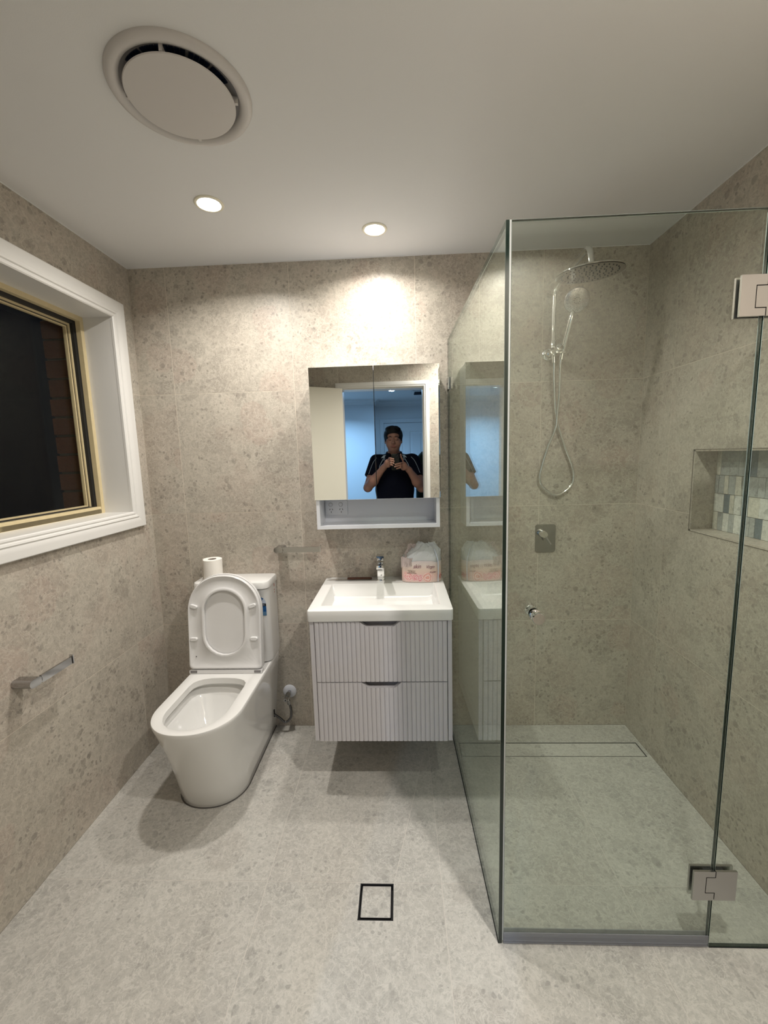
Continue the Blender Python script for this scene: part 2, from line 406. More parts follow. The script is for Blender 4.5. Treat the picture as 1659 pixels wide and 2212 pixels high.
for ri, (z0, z1) in enumerate(rows):
    y = NI[1] - .007; k = 0
    while y > NI[0] + .012:
        if k < len(fixed[ri]): w_, mk = fixed[ri][k]
        else: w_, mk = rnd.choice([.022, .03, .038, .05, .07]), rnd.choice(['mos_white', 'mos_white', 'mos_cream', 'mos_grey', 'mos_grey', 'mos_dark'])
        k += 1; y1 = max(y - w_, NI[0] + .007)
        bm = NB(); hh = (z1 - z0) / 2 - .0008; ww = (y - y1) / 2 - .0008; t_ = .005 + rnd.uniform(0, .0025)
        if ww > .003:
            box(bm, (-t_, -ww, -hh), (0, ww, hh), .0006, 1)
            o = finish(bm, 'mosaic_tile', M[mk], wr); o.location = (W + ND, (y + y1) / 2, (z0 + z1) / 2)
        y = y1
# door wall
DR = (.795, 1.513, -1, 2.042)
f_front = lambda u, v, w: Vector((u, w, v))
wf = wall('wall_front', lambda u, v, w: Vector((u, -D + w, v)), -.12, W + .12, 0, H, [DR], -GD, -.12, M['grout'])
OFF = Vector((0, -D, 0)); tiles(wf, f_front, 1, XJ, ZJ, [DR], M['wall_tile']); OFF = Vector((0, 0, 0))
# floor
CH = (1.556, 2.438, -.240, -.140); FW = (1.122, 1.236, -.967, -.851)
fl = wall('floor', f_floor, 0, W, -D - .12, 0, [CH, FW], -GD, -.08, M['grout_floor'])
FX, FY = [0, .197, .797, 1.400, 2.000, W], [-D - .12, -1.450, -.848, -.228, 0]
tiles(fl, f_floor, 1, FX, FY, [CH, FW], M['floor_tile'], 'floor_tile', skip=((2, 2), (0, 2)))
def poly_tile(poly):
    cx = sum(p[0] for p in poly) / len(poly); cy = sum(p[1] for p in poly) / len(poly)
    bm = NB(); prism(bm, [(p[0] - cx, p[1] - cy) for p in poly], XY, -GD, 0)
    o = finish(bm, 'floor_tile', M['floor_tile'], fl); o.location = (cx, cy, 0)
g = GAP / 2
poly_tile([(.797 + g, -.848 + g), (1.238 - g, -.848 + g), (1.372 - g, -.228 - g), (.797 + g, -.228 - g)])
poly_tile([(1.238 + g, -.848 + g), (1.400 - g, -.848 + g), (1.400 - g, -.228 - g), (1.372 + g, -.228 - g)])
poly_tile([(0, -.848 + g), (.197 - g, -.848 + g), (.197 - g, -.540 - g), (0, -.540 - g)])
poly_tile([(0, -.540 + g), (.197 - g, -.540 + g), (.197 - g, -.228 - g), (0, -.228 - g)])
# ceiling
bm = NB(); box(bm, (-.14, -D - .12, H), (W + .14, .12, H + .1)); struct(finish(bm, 'ceiling', M['ceiling']))
# thin bead where wall and ceiling meet
bm = NB()
box(bm, (0, -.003, H - .003), (W, -.0002, H - .0002)); box(bm, (.0002, -D, H - .003), (.003, -.003, H - .0002)); box(bm, (W - .003, -D, H - .003), (W - .0002, -.003, H - .0002))
struct(finish(bm, 'trim_1', M['ceiling']))

# ------------------------------------------------------------------ downlights
def downlight(x, y, z, label, power, col, mat, group='ceiling downlights of the bathroom', r=.052, spread=150):
    t = thing('downlight', label, 'downlight', (x, y, z), group)
    bm = NB(); lathe(bm, [(r, 0), (r, -.002), (r - .003, -.0045), (r - .010, -.0045), (r - .013, -.002), (r - .013, 0)], (x, y, z), n=40, cap=False)
    finish(bm, 'rim', M['lamp_rim'], t, True)
    bm = NB(); lathe(bm, [(r - .012, -.001), (r - .016, -.0035), ((r - .02) * .6, -.0055), (0, -.006)], (x, y, z), n=40, cap=False)
    finish(bm, 'diffuser', mat, t, True)
    ld = bpy.data.lights.new('lamp', 'AREA'); ld.shape = 'DISK'; ld.size = 2 * (r - .013); ld.energy = power; ld.color = col; ld.spread = math.radians(spread)
    lo = bpy.data.objects.new('lamp', ld); C.objects.link(lo); lo.parent = t; lo.location = (0, 0, -.0075)
downlight(.618, -.470, H, 'glowing round ceiling downlight above the toilet, nearer the exhaust fan', LAMP_W * .9, LAMP_COL, M['lamp_on'])
downlight(1.208, -.243, H, 'glowing round ceiling downlight directly above the vanity mirror cabinet', LAMP_W * .55, LAMP_COL, M['lamp_on'])
downlight(1.87, -1.62, H, 'glowing round ceiling downlight outside the shower near the doorway, above the view', LAMP_W * 1.7, LAMP_COL, M['lamp_on'])

# ------------------------------------------------------------------ exhaust fan
fx, fy = .758, -.925
t = thing('exhaust_fan', 'round white ceiling exhaust fan with raised flat central disc', 'exhaust fan', (fx, fy, H))
bm = NB(); lathe(bm, [(.170, 0), (.170, -.004), (.166, -.010), (.157, -.013), (.150, -.012), (.142, -.008), (.138, -.002), (.136, .004), (.136, .0)], (fx, fy, H), n=96, cap=False)
finish(bm, 'outer_ring', M['fan_white'], t, True, 50)
bm = NB(); lathe(bm, [(.139, -.0006), (.110, -.0008), (.0, -.0008)], (fx, fy, H), n=96, cap=False); finish(bm, 'throat', M['fan_inner'], t)
bm = NB(); lathe(bm, [(.120, -.017), (.1285, -.0175), (.130, -.019), (.1285, -.0215), (.122, -.022), (0, -.0222)], (fx, fy - .006, H), n=96, cap=False)
lathe(bm, [(.120, -.017), (0, -.017)], (fx, fy - .006, H), n=96, cap=False)
finish(bm, 'centre_disc', M['fan_white'], t, True, 50)
bm = NB()
for k in range(5):
    a = -PI / 2 + (k - 2) * .42 + .35
    for j in range(4):
        b0 = a - .19 + j * .095; p = [(fx + r_ * math.cos(q), fy + r_ * math.sin(q)) for r_, q in ((.112, b0), (.131, b0), (.131, b0 + .08), (.112, b0 + .08))]
        prism(bm, p, XY, H - .0009, H - .0035)
finish(bm, 'intake_slot', M['fan_blue'], t)
for k in range(4):
    a = -PI / 2 + .14 + k * PI / 2
    bm = NB(); ca, sa = math.cos(a), math.sin(a)
    p = [(fx + r_ * ca - s * sa, fy + r_ * sa + s * ca) for r_, s in ((.10, -.004), (.136, -.004), (.136, .004), (.10, .004))]
    prism(bm, p, XY, H - .0009, H - .0172); finish(bm, 'strut', M['fan_white'], t)

# ------------------------------------------------------------------ window
wy0, wy1, wz0, wz1 = WIN
wn = struct(thing('window_1', 'x', 'x', (-.13, (wy0 + wy1) / 2, wz0)))
del wn['label']; del wn['category']
# reveal lining
for nm, a, b in (('reveal_side', (-.13, wy1 - .002, wz0), (.002, wy1 + .008, wz1)), ('reveal_side', (-.13, wy0 - .008, wz0), (.002, wy0 + .002, wz1)),
                 ('reveal_head', (-.13, wy0, wz1 - .002), (.002, wy1, wz1 + .008)), ('window_sill', (-.13, wy0, wz0 - .008), (.002, wy1, wz0 + .002))):
    bm = NB(); box(bm, a, b); finish(bm, nm, M['white_paint'], wn)
# moulded architrave: profile (distance outward from the opening, height off the wall)
prof = [(0, 0), (0, .010), (.004, .014), (.010, .015), (.013, .012), (.016, .012), (.019, .018), (.026, .020), (.030, .017), (.033, .017), (.040, .020), (.050, .021), (.074, .021), (.077, .019), (.077, 0)]
def arch_leg(name, along, o0, s, mapf):
    """along = (a0, a1) at the opening edge, mitred outward"""
    bm = NB(); r0, r1 = [], []
    for d, h in prof:
        r0.append(mapf(along[0] - d, o0 + s * d, h)); r1.append(mapf(along[1] + d, o0 + s * d, h))
    loft(bm, [r0, r1], True, True, True); return finish(bm, name, M['white_paint'], wn, True, 25)
e = .003
arch_leg('architrave', (wz0 + e, wz1 - e), wy1 - e, 1, lambda a, o, h: Vector((h + .0002, o, a)))
arch_leg('architrave', (wz0 + e, wz1 - e), wy0 + e, -1, lambda a, o, h: Vector((h + .0002, o, a)))
arch_leg('architrave', (wy0 + e, wy1 - e), wz1 - e, 1, lambda a, o, h: Vector((h + .0002, a, o)))
arch_leg('architrave', (wy0 + e, wy1 - e), wz0 + e, -1, lambda a, o, h: Vector((h + .0002, a, o)))
# cream frame, black strip coloured as the dark gap, sliding sash
def ring(name, y0, y1, z0, z1, t_, x0, x1, mat, bev=.0):
    bm = NB()
    box(bm, (x0, y0, z0), (x1, y1, z0 + t_), bev); box(bm, (x0, y0, z1 - t_), (x1, y1, z1), bev)
    box(bm, (x0, y0, z0 + t_), (x1, y0 + t_, z1 - t_), bev); box(bm, (x0, y1 - t_, z0 + t_), (x1, y1, z1 - t_), bev)
    return finish(bm, name, mat, wn)
ring('window_frame', wy0, wy1, wz0, wz1, .022, -.150, -.128, M['cream'])
bm = NB(); box(bm, (-.186, wy0 + .01, wz0 + .001), (-.128, wy1 - .0225, wz0 + .034), .002, 1); finish(bm, 'sill_track', M['cream'], wn)
ring('window_frame', wy0, wy1, wz0, wz1, .010, -.20, -.150, M['cream'])
ring('gap_strip', wy0 + .010, wy1 - .010, wz0 + .010, wz1 - .010, .026, -.176, -.152, M['dark_gap'])  # solid black ring, shade of the frame-to-sash gap put into colour
ring('sash', wy0 + .034, wy1 - .034, wz0 + .024, wz1 - .034, .010, -.186, -.166, M['cream'])
ring('sash_bead', wy0 + .044, wy1 - .044, wz0 + .034, wz1 - .044, .004, -.186, -.172, M['dark_gap'])
ring('sash', wy0 + .048, wy1 - .048, wz0 + .038, wz1 - .048, .006, -.186, -.172, M['cream'])
bm = NB(); box(bm, (-.184, wy0 + .05, wz0 + .04), (-.180, wy1 - .05, wz1 - .05)); finish(bm, 'glass_pane', M['window_glass'], wn)
# brick reveal outside the window
wo = bm = NB(); box(bm, (-.325, wy1 - .012 + .02, wz0 - .30), (-.205, wy1 + .35, wz1 + .25))
wo = struct(finish(bm, 'wall_outside', M['mortar']))
bm = NB(); box(bm, (-.055, -.0037, -.038), (.055, .0037, .038), .002, 1)
bme = None; rnd = random.Random(3)
zb = wz0 - .28; i = 0
while zb < wz1 + .2:
    bm = NB(); dx = rnd.uniform(-.003, .003)
    for k in range(1): box(bm, (-.057, -.012, -.038), (.057, .004, .038), .0025, 1)
    o = finish(bm, 'brick', M['brick'], wo); o.location = (-.267 + dx, wy1 + .003, zb); zb += .0865; i += 1
bm = NB(); box(bm, (-.325, wy0 - .2, wz0 - .30), (-.205, wy1 + .008, wz0 - .04)); o = struct(finish(bm, 'trim_2', M['mortar']))

# ------------------------------------------------------------------ toilet
TX, RZ = .436, .440
t = thing('toilet', 'white back-to-wall toilet suite with raised seat and lid', 'toilet', (TX, -.3, 0))
def dring(cx, hw, yf, ys, z, yb=0.0, nb=10, na=44, ns=12, ex=2.0):
    P = []
    for k in range(ns): P.append((cx + hw, yb + (ys - yb) * k / ns, z))
    for k in range(na + 1):
        a = PI * k / na; c_, s_ = math.cos(a), math.sin(a)
        P.append((cx + hw * math.copysign(abs(c_) ** (2 / ex), c_), ys - (ys - yf) * abs(s_) ** (2 / ex), z))
    for k in range(1, ns): P.append((cx - hw, ys + (yb - ys) * k / ns, z))
    for k in range(nb): P.append((cx - hw + 2 * hw * k / nb, yb, z))
    return [Vector(p) for p in P]
def holering(cx, hw, yf, yb, z, nb=10, na=44, ns=12, rb=.075, ex=2.2):
    """same point count as dring"""
    P = []; ys = yf + hw * 1.05; yc = yb - rb
    for k in range(ns): P.append((cx + hw, yc + (ys - yc) * k / ns, z))
    for k in range(na + 1):
        a = PI * k / na; c_, s_ = math.cos(a), math.sin(a)
        P.append((cx + hw * math.copysign(abs(c_) ** (2 / ex), c_), ys - (ys - yf) * abs(s_) ** (2 / ex), z))
    for k in range(1, ns): P.append((cx - hw, ys + (yc - ys) * k / ns, z))
    for k in range(nb):
        a = PI * (1 - k / nb); c_, s_ = math.cos(a), math.sin(a)
        P.append((cx + hw * math.copysign(abs(c_) ** .75, c_), yc + (yb - yc) * abs(s_) ** .75, z))
    return [Vector(p) for p in P]
bm = NB(); R_ = []
FO = [(0.0, .148, -.543, -.40), (.004, .150, -.546, -.40), (.10, .156, -.572, -.415), (.20, .162, -.603, -.435), (.30, .170, -.640, -.462), (.38, .177, -.673, -.490), (.42, .181, -.690, -.505), (.434, .1815, -.694, -.508)]
TXF = .428
for z, hw, yf, ys in FO:
    cx_ = TXF + (TX - TXF) * z / .434
    R_.append(dring(cx_, hw, yf, ys, z, ex=2.15))
R_.append(dring(TX, .179, -.6925, -.508, .4385, ex=2.15)); R_.append(dring(TX, .174, -.688, -.505, RZ, ex=2.15, yb=-.003))
hc, hh_ = TX - .004, .128
R_.append(holering(hc, hh_ + .006, -.662, -.268, RZ)); R_.append(holering(hc, hh_, -.656, -.275, RZ - .004)); R_.append(holering(hc, hh_ - .002, -.654, -.277, RZ - .030))
R_.append(holering(hc, hh_ + .004, -.660, -.270, RZ - .033)); R_.append(holering(hc, hh_ + .020, -.672, -.252, RZ - .036)); R_.append(holering(hc, hh_ + .022, -.672, -.250, RZ - .052)); R_.append(holering(hc, hh_ + .012, -.664, -.262, RZ - .066))
for s_, dz, yo in ((1.0, -.075, 0), (.93, -.10, .0), (.80, -.14, .01), (.62, -.18, .02), (.42, -.215, .03), (.36, -.25, .03)):
    yc = -.46 + yo; R_.append(holering(hc, (hh_ + .004) * s_, yc + (-.660 - yc + 0) * s_, yc + (-.270 - yc) * s_, RZ + dz, rb=.075 * s_))
RR = loft(bm, R_, True, True, True)
finish(bm, 'pan', M['ceramic'], t, True, 40)
# water in the bowl
bm = NB(); wr_ = holering(hc, (hh_ + .004) * .40, -.43 - .2 * .40, -.43 + .16 * .4, RZ - .225, rb=.03); bm.faces.new([bm.verts.new(p) for p in wr_]); finish(bm, 'water', plain('bowl_water', (.70, .72, .68), .02), t)
# cistern
def cist(hw, yf, z, r=.035, cx=.4425):
    pts = [(u, v) for u, v in rrect(cx - hw, yf, cx + hw, 0.0, r, 6)]
    out = []
    for u, v in pts:
        if v > yf + r + .0001: v = 0.0 if v > -.04 else v; u = cx + math.copysign(hw, u - cx)
        out.append(Vector((u, min(v, -.0005), z)))
    return out
bm = NB(); loft(bm, [cist(.172, -.128, .442), cist(.180, -.138, .446), cist(.184, -.143, .47), cist(.184, -.147, .824)], True, True, True); finish(bm, 'cistern', M['ceramic'], t, True, 40)
bm = NB(); loft(bm, [cist(.186, -.150, .826), cist(.189, -.156, .829), cist(.189, -.156, .852), cist(.186, -.153, .860), cist(.178, -.145, .864)], True, True, True); cl_ = finish(bm, 'cistern_lid', M['ceramic'], t, True, 40)
bm = NB(); lathe(bm, [(.021, .8641), (.021, .8675), (.018, .869), (0, .8695)], (.452, -.072, 0), n=28); lathe(bm, [(.0225, .864), (.0225, .866), (.021, .866)], (.452, -.072, 0), n=28, cap=False)
finish(bm, 'flush_button', M['chrome'], t, True)
# water rating label and small red mark on the cistern
lab = NB(); cxl, zl = .583, .723; yl = -.1472
def lab_poly(bm, P, mi, y=yl): f = bm.faces.new([bm.verts.new((cxl + u, y, zl + v)) for u, v in P]); f.material_index = mi
arc = lambda r, a0, a1, n: [(r * math.cos(a0 + (a1 - a0) * k / n), .030 + r * math.sin(a0 + (a1 - a0) * k / n)) for k in range(n + 1)]
lab_poly(lab, [(-.034, .030)] + [(.034, .030)] + arc(.034, 0, PI, 20)[1:-1], 0)
def ringseg(bm, r0, r1, a0, a1, mi, y):
    P = arc(r1, a0, a1, 12) + arc(r0, a1, a0, 12); lab_poly(bm, P, mi, y)
ringseg(lab, .017, .033, math.radians(48), math.radians(178), 1, yl - .0002)
for aa in (62, 86, 110, 134, 158):
    a = math.radians(aa); c0, s0 = .025 * math.cos(a), .030 + .025 * math.sin(a)
    lab_poly(lab, [(c0 + (.0042 if k % 2 == 0 else .0018) * math.cos(PI / 2 + k * PI / 5), s0 + (.0042 if k % 2 == 0 else .0018) * math.sin(PI / 2 + k * PI / 5)) for k in range(10)], 0, yl - .0004)
lab_poly(lab, [(-.034, .016), (.034, .016), (.034, .030), (-.034, .030)], 2, yl - .0002)
lab_poly(lab, [(-.034, -.012), (.034, -.012), (.034, .016), (-.034, .016)], 1, yl - .0002)
lab_poly(lab, [(-.034, -.032), (.034, -.032), (.034, -.012), (-.034, -.012)], 3, yl - .0002)
o = finish(lab, 'rating_label', [M['label_pale'], M['label_blue'], M['label_black'], M['label_mid']], t); o['label'] = 'blue and black water rating sticker with stars'
for ob in (o,):
    nrm = ob.data.polygons[0].normal
def text(name, s, size, mat, mw, parent, extr=.0001, shear=0.0, align='CENTER', bend=None):
    cu = bpy.data.curves.new(name, 'FONT'); cu.body = s; cu.size = size; cu.shear = shear; cu.extrude = extr; cu.align_x = align; cu.resolution_u = 3
    ob = bpy.data.objects.new(name, cu); C.objects.link(ob); bpy.context.view_layer.update()
    me = bpy.data.meshes.new_from_object(ob.evaluated_get(bpy.context.evaluated_depsgraph_get())); bpy.data.objects.remove(ob)
    me.transform(mw)
    if bend:
        for v in me.vertices: v.co = bend(v.co)
    me.materials.clear(); me.materials.append(mat); me.name = name
    return link(name, me, parent)
RXM = Matrix.Rotation(PI / 2, 4, 'X')
text('lettering', 'WATER', .0085, M['label_pale'], Matrix.Translation((cxl + .012, yl - .0005, zl + .020)) @ RXM, o)
text('lettering', 'RATING', .0075, M['label_mid'], Matrix.Translation((cxl + .012, yl - .0005, zl + .001)) @ RXM, o)
text('lettering', 'litres', .006, M['label_mid'], Matrix.Translation((cxl + .014, yl - .0005, zl - .008)) @ RXM, o)
bm = NB(); xs = .4425 + .184 + .0006
for z_, h_, y_ in ((.805, .016, -.035), (.785, .006, -.035), (.772, .005, -.034)): box(bm, (xs - .0008, y_ - .004, z_), (xs, y_ + .004, z_ + h_), .0)
finish(bm, 'standards_mark', M['ink_red'], t)
# seat and lid standing open (local plane: u = x, v = height from hinge, w = forward), tilt back slightly
tilt = math.radians(6.0); hy, hz = -.212, .446
def SL(u, v, w): return Vector((u, hy - w * math.cos(tilt) + v * math.sin(tilt), hz + v * math.cos(tilt) + w * math.sin(tilt)))
scx = TX - .004; shw, sh = .177, .466
def dshape(hw, v0, v1, r=.02, na=40, cx=scx):
    P = [(cx - hw + r * (1 - math.cos(a)), v0 + r * (1 - math.sin(a))) for a in [PI / 2 - k * PI / 10 for k in range(5, -1, -1)][::-1]]
    P = []
    for k in range(6): a = PI + PI / 2 * k / 5; P.append((cx - hw + r + r * math.cos(a), v0 + r + r * math.sin(a)))
    for k in range(6): a = 1.5 * PI + PI / 2 * k / 5; P.append((cx + hw - r + r * math.cos(a), v0 + r + r * math.sin(a)))
    vs = v1 - hw * 1.02
    for k in range(na + 1):
        a = PI * k / na; c_, s_ = math.cos(a), math.sin(a); P.append((cx + hw * math.copysign(abs(c_) ** .93, c_), vs + (v1 - vs) * abs(s_) ** .93))
    return P
def oval(hw, v0, v1, n=53, cx=scx):
    """same count as dshape, stadium-like"""
    P = []; vc0, vc1 = v0 + hw * .98, v1 - hw * 1.0
    for k in range(6): a = PI + (PI / 2) * k / 5.5; P.append((cx + hw * math.cos(a), vc0 + (vc0 - v0) * math.sin(a)))
    for k in range(6): a = 1.5 * PI + (PI / 2) * (k + .5) / 5.5; P.append((cx + hw * math.cos(a), vc0 + (vc0 - v0) * math.sin(a)))
    for k in range(41): a = PI * k / 40; P.append((cx + hw * math.cos(a), vc1 + (v1 - vc1) * math.sin(a)))
    return P
bm = NB(); mp = lambda P, w: [SL(u, v, w) for u, v in P]
loft(bm, [mp(dshape(shw + .002, .012, sh + .004), .0), mp(dshape(shw + .003, .010, sh + .006), .006), mp(dshape(shw + .001, .012, sh + .003), .016)], True, True, True)
finish(bm, 'lid', M['seat_plastic'], t, True, 40)
bm = NB(); s0, s1 = .082, .392
rings = [mp(dshape(shw, .014, sh), .019), mp(dshape(shw, .014, sh), .031), mp(dshape(shw - .004, .018, sh - .004), .0345), mp(dshape(shw - .009, .023, sh - .009), .0335),
         mp(dshape(shw - .014, .028, sh - .014), .0290), mp(oval(.115, s0 - .016, s1 + .018), .0275), mp(oval(.111, s0 - .012, s1 + .014), .0315), mp(oval(.104, s0 - .005, s1 + .006), .0345), mp(oval(.099, s0, s1), .0325), mp(oval(.098, s0 + .001, s1 - .001), .019)]
rings.append(rings[0]); Rg = loft(bm, rings[:-1], True)
n = len(Rg[0])
for k in range(n): bm.faces.new((Rg[-1][k], Rg[-1][(k + 1) % n], Rg[0][(k + 1) % n], Rg[0][k]))
seat = finish(bm, 'seat', M['seat_plastic'], t, True, 50)
for (u, v, an) in ((scx - .145, .318, -.32), (scx + .140, .318, .32), (scx - .150, .160, 0), (scx + .143, .160, 0)):
    bm = NB(); P = []
    for q, r in rrect(-.018, -.0085, .018, .0085, .008, 5): P.append((u + q * math.cos(an) - r * math.sin(an), v + q * math.sin(an) + r * math.cos(an)))
    P2 = [(u + (a - u) * .86, v + (b - v) * .80) for a, b in P]
    loft(bm, [mp(P, .026), mp(P, .036), mp(P2, .0395)], True, False, True); finish(bm, 'bumper', M['seat_plastic'], seat, True, 40)
bm = NB(); lathe(bm, [(.0024, .029), (.0024, .0305), (0, .0305)], (0, 0, 0), n=10, cap=False)
for v in bm.verts: v.co = SL(scx - .142 + v.co.x, .075 + v.co.y, v.co.z + .0005)
finish(bm, 'air_hole', M['rubber'], seat)
bm = NB(); prism(bm, rrect(scx - shw, -.008, scx + shw, .010, .005), SL, .004, .034)
finish(bm, 'hinge_bar', M['seat_plastic'], t, True, 30)
for s_ in (-1, 1):
    bm = NB(); prism(bm, rrect(scx + s_ * .155 - .016, -.004, scx + s_ * .155 + .016, .008, .002), SL, .034, .0352); finish(bm, 'hinge_pin', M['fan_inner'], t)
    bm = NB(); lathe(bm, [(.022, RZ), (.022, RZ + .003), (.018, RZ + .004)], (scx + s_ * .078, hy - .012, 0), n=24); finish(bm, 'hinge_foot', M['chrome_dark'], t, True)
# dark caulk line around the foot and up the wall
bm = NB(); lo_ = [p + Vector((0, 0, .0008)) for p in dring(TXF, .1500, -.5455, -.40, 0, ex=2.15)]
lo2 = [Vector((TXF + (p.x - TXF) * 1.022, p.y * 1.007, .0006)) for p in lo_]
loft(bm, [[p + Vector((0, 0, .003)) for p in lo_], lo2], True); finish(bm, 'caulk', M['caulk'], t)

# isolating valve with flexible hose
t = thing('isolating_valve', 'chrome water stop valve with white wall plate and braided hose beside toilet', 'valve', (.668, 0, .205))
vx, vz = .665, .205
bm = NB(); lathe(bm, [(.036, 0), (.036, -.003), (.033, -.006), (.012, -.010)], (vx, 0, vz), 'Y', 36); finish(bm, 'wall_plate', M['white_board'], t, True)
bm = NB(); cyl(bm, (vx, -.006, vz), (vx, -.035, vz - .001), .010); cyl(bm, (vx, -.030, vz), (vx, -.062, vz - .002), .0135)
cyl(bm, (vx, -.062, vz - .002), (vx - .002, -.085, vz - .004), .0105); cyl(bm, (vx, -.05, vz), (vx + .006, -.052, vz - .032), .0075); cyl(bm, (vx + .005, -.052, vz - .024), (vx + .009, -.052, vz - .045), .0095, n=6)
finish(bm, 'valve_body', M['plate_grey'], t, True)
bm = NB(); cyl(bm, (vx - .002, -.0852, vz - .004), (vx - .002, -.0862, vz - .004), .0035); finish(bm, 'spindle_socket', M['rubber'], t)
bm = NB(); tube(bm, spline([(vx + .009, -.052, vz - .04), (vx + .016, -.053, vz - .08), (vx + .012, -.055, vz - .120), (vx - .015, -.06, vz - .143), (vx - .045, -.062, vz - .118), (vx - .072, -.064, vz - .096)], 8), .0062, 10)
finish(bm, 'braided_hose', M['gun'], t, True)
bm = NB(); box(bm, (TX + .154, -.066, .095), (TX + .160, -.058, .135), .001); finish(bm, 'hose_inlet', M['rubber'], t)

# ------------------------------------------------------------------ vanity
vx0, vx1 = .902, 1.487
t = thing('vanity_cabinet', 'pale lilac wall-hung vanity with two fluted drawers', 'vanity', ((vx0 + vx1) / 2, -.23, .254))
bm = NB()
for a, b in (((vx0, -.469, .254), (vx0 + .0175, -.002, .790)), ((vx1 - .0175, -.469, .254), (vx1, -.002, .790)), ((vx0 + .0175, -.43, .258), (vx1 - .0175, -.002, .272)), ((vx0 + .0175, -.020, .272), (vx1 - .0175, -.002, .79))):
    box(bm, a, b, .0008, 1)
finish(bm, 'carcass', M['lilac'], t)
NFL = 29; dx0, dx1 = vx0 + .0200, vx1 - .0200; pw = (dx1 - dx0) / NFL
def notch(x, zt):
    x = x - (vx0 + vx1) / 2 + .002; a = abs(x)
    if a > .088: return zt
    if a < .052: return zt - .0235
    s = (.088 - a) / .036; return zt - .0235 * (s * s * (3 - 2 * s))
for nm, z0, z1, nd in (('drawer', .2555, .5205, 1), ('drawer', .5245, .7870, 1)):
    bm = NB(); fr_, bk = [], []
    for i in range(NFL):
        for k, (q, hq) in enumerate(((0, 0), (.07, .62), (.18, .90), (.5, 1), (.82, .90), (.93, .62), (1, 0))):
            xx = dx0 + (i + q) * pw; yy = -.4700 - .0042 * hq
            if k == 6 and i < NFL - 1: continue
            fr_.append((xx, yy))
    top = [notch(x, z1) for x, y in fr_]
    F0 = [bm.verts.new((x, y, z0)) for x, y in fr_]; F1 = [bm.verts.new((x, y, zt)) for (x, y), zt in zip(fr_, top)]
    B0 = [bm.verts.new((x, -.450, z0)) for x, y in fr_]; B1 = [bm.verts.new((x, -.450, zt)) for (x, y), zt in zip(fr_, top)]
    for i in range(len(fr_) - 1):
        bm.faces.new((F0[i], F0[i + 1], F1[i + 1], F1[i])); bm.faces.new((B0[i], B1[i], B1[i + 1], B0[i + 1]))
        bm.faces.new((F1[i], F1[i + 1], B1[i + 1], B1[i])); bm.faces.new((F0[i], B0[i], B0[i + 1], F0[i + 1]))
    bm.faces.new((F0[0], F1[0], B1[0], B0[0])); bm.faces.new((F0[-1], B0[-1], B1[-1], F1[-1]))
    d_ = finish(bm, nm, M['lilac'], t, True, 28)
    bm = NB(); box(bm, (1.085, -.438, z1 - .05), (1.30, -.430, z1 + .003)); finish(bm, 'handle_recess', M['lilac_dark'], d_)
    bm = NB()
    box(bm, (vx0 + .03, -.449, z0 + .03), (vx0 + .045, -.06, z1 - .06)); box(bm, (vx1 - .045, -.449, z0 + .03), (vx1 - .03, -.06, z1 - .06)); box(bm, (vx0 + .045, -.449, z0 + .03), (vx1 - .045, -.06, z0 + .04))
    finish(bm, 'drawer_box', M['lilac'], d_)
# basin top
bx0, bx1, by0, bz0, bz1 = .896, 1.492, -.482, .7915, .8375
t = thing('basin', 'white rectangular basin top with wide flat rim on the vanity', 'basin', ((bx0 + bx1) / 2, -.24, bz0))
def rr3(x0, y0, x1, y1, r, z, n=5): return [Vector((u, v, z)) for u, v in rrect(x0, y0, x1, y1, r, n)]
ix0, ix1, iy0, iy1 = .944, 1.444, -.418, -.122
bm = NB()
R3 = [rr3(ix0 + .02, iy0 + .05, ix1 - .02, iy1 - .02, .03, bz0 - .03), rr3(bx0 + .01, by0 + .01, bx1 - .01, -.0015, .012, bz0), rr3(bx0 + .001, by0 + .001, bx1 - .001, -.001, .012, bz0), rr3(bx0, by0, bx1, -.0008, .012, bz0 + .003), rr3(bx0, by0, bx1, -.0008, .012, bz1 - .004), rr3(bx0 + .0012, by0 + .0012, bx1 - .0012, -.002, .011, bz1 - .001), rr3(bx0 + .004, by0 + .004, bx1 - .004, -.004, .010, bz1),
      rr3(ix0 - .003, iy0 - .003, ix1 + .003, iy1 + .003, .008, bz1), rr3(ix0, iy0, ix1, iy1, .007, bz1 - .003), rr3(ix0 + .008, iy0 + .006, ix1 - .008, iy1 - .016, .010, bz1 - .055),
      rr3(ix0 + .016, iy0 + .014, ix1 - .016, iy1 - .030, .016, bz1 - .066), rr3(ix0 + .05, iy0 + .05, ix1 - .05, iy1 - .06, .02, bz1 - .070)]
loft(bm, R3, True, True, True); finish(bm, 'bowl', M['basin'], t, True, 35)
bm = NB(); lathe(bm, [(.022, bz1 - .0698), (.022, bz1 - .067), (.018, bz1 - .066), (0, bz1 - .0655)], (1.19, -.27, 0), n=28); finish(bm, 'waste_plug', M['chrome'], t, True)

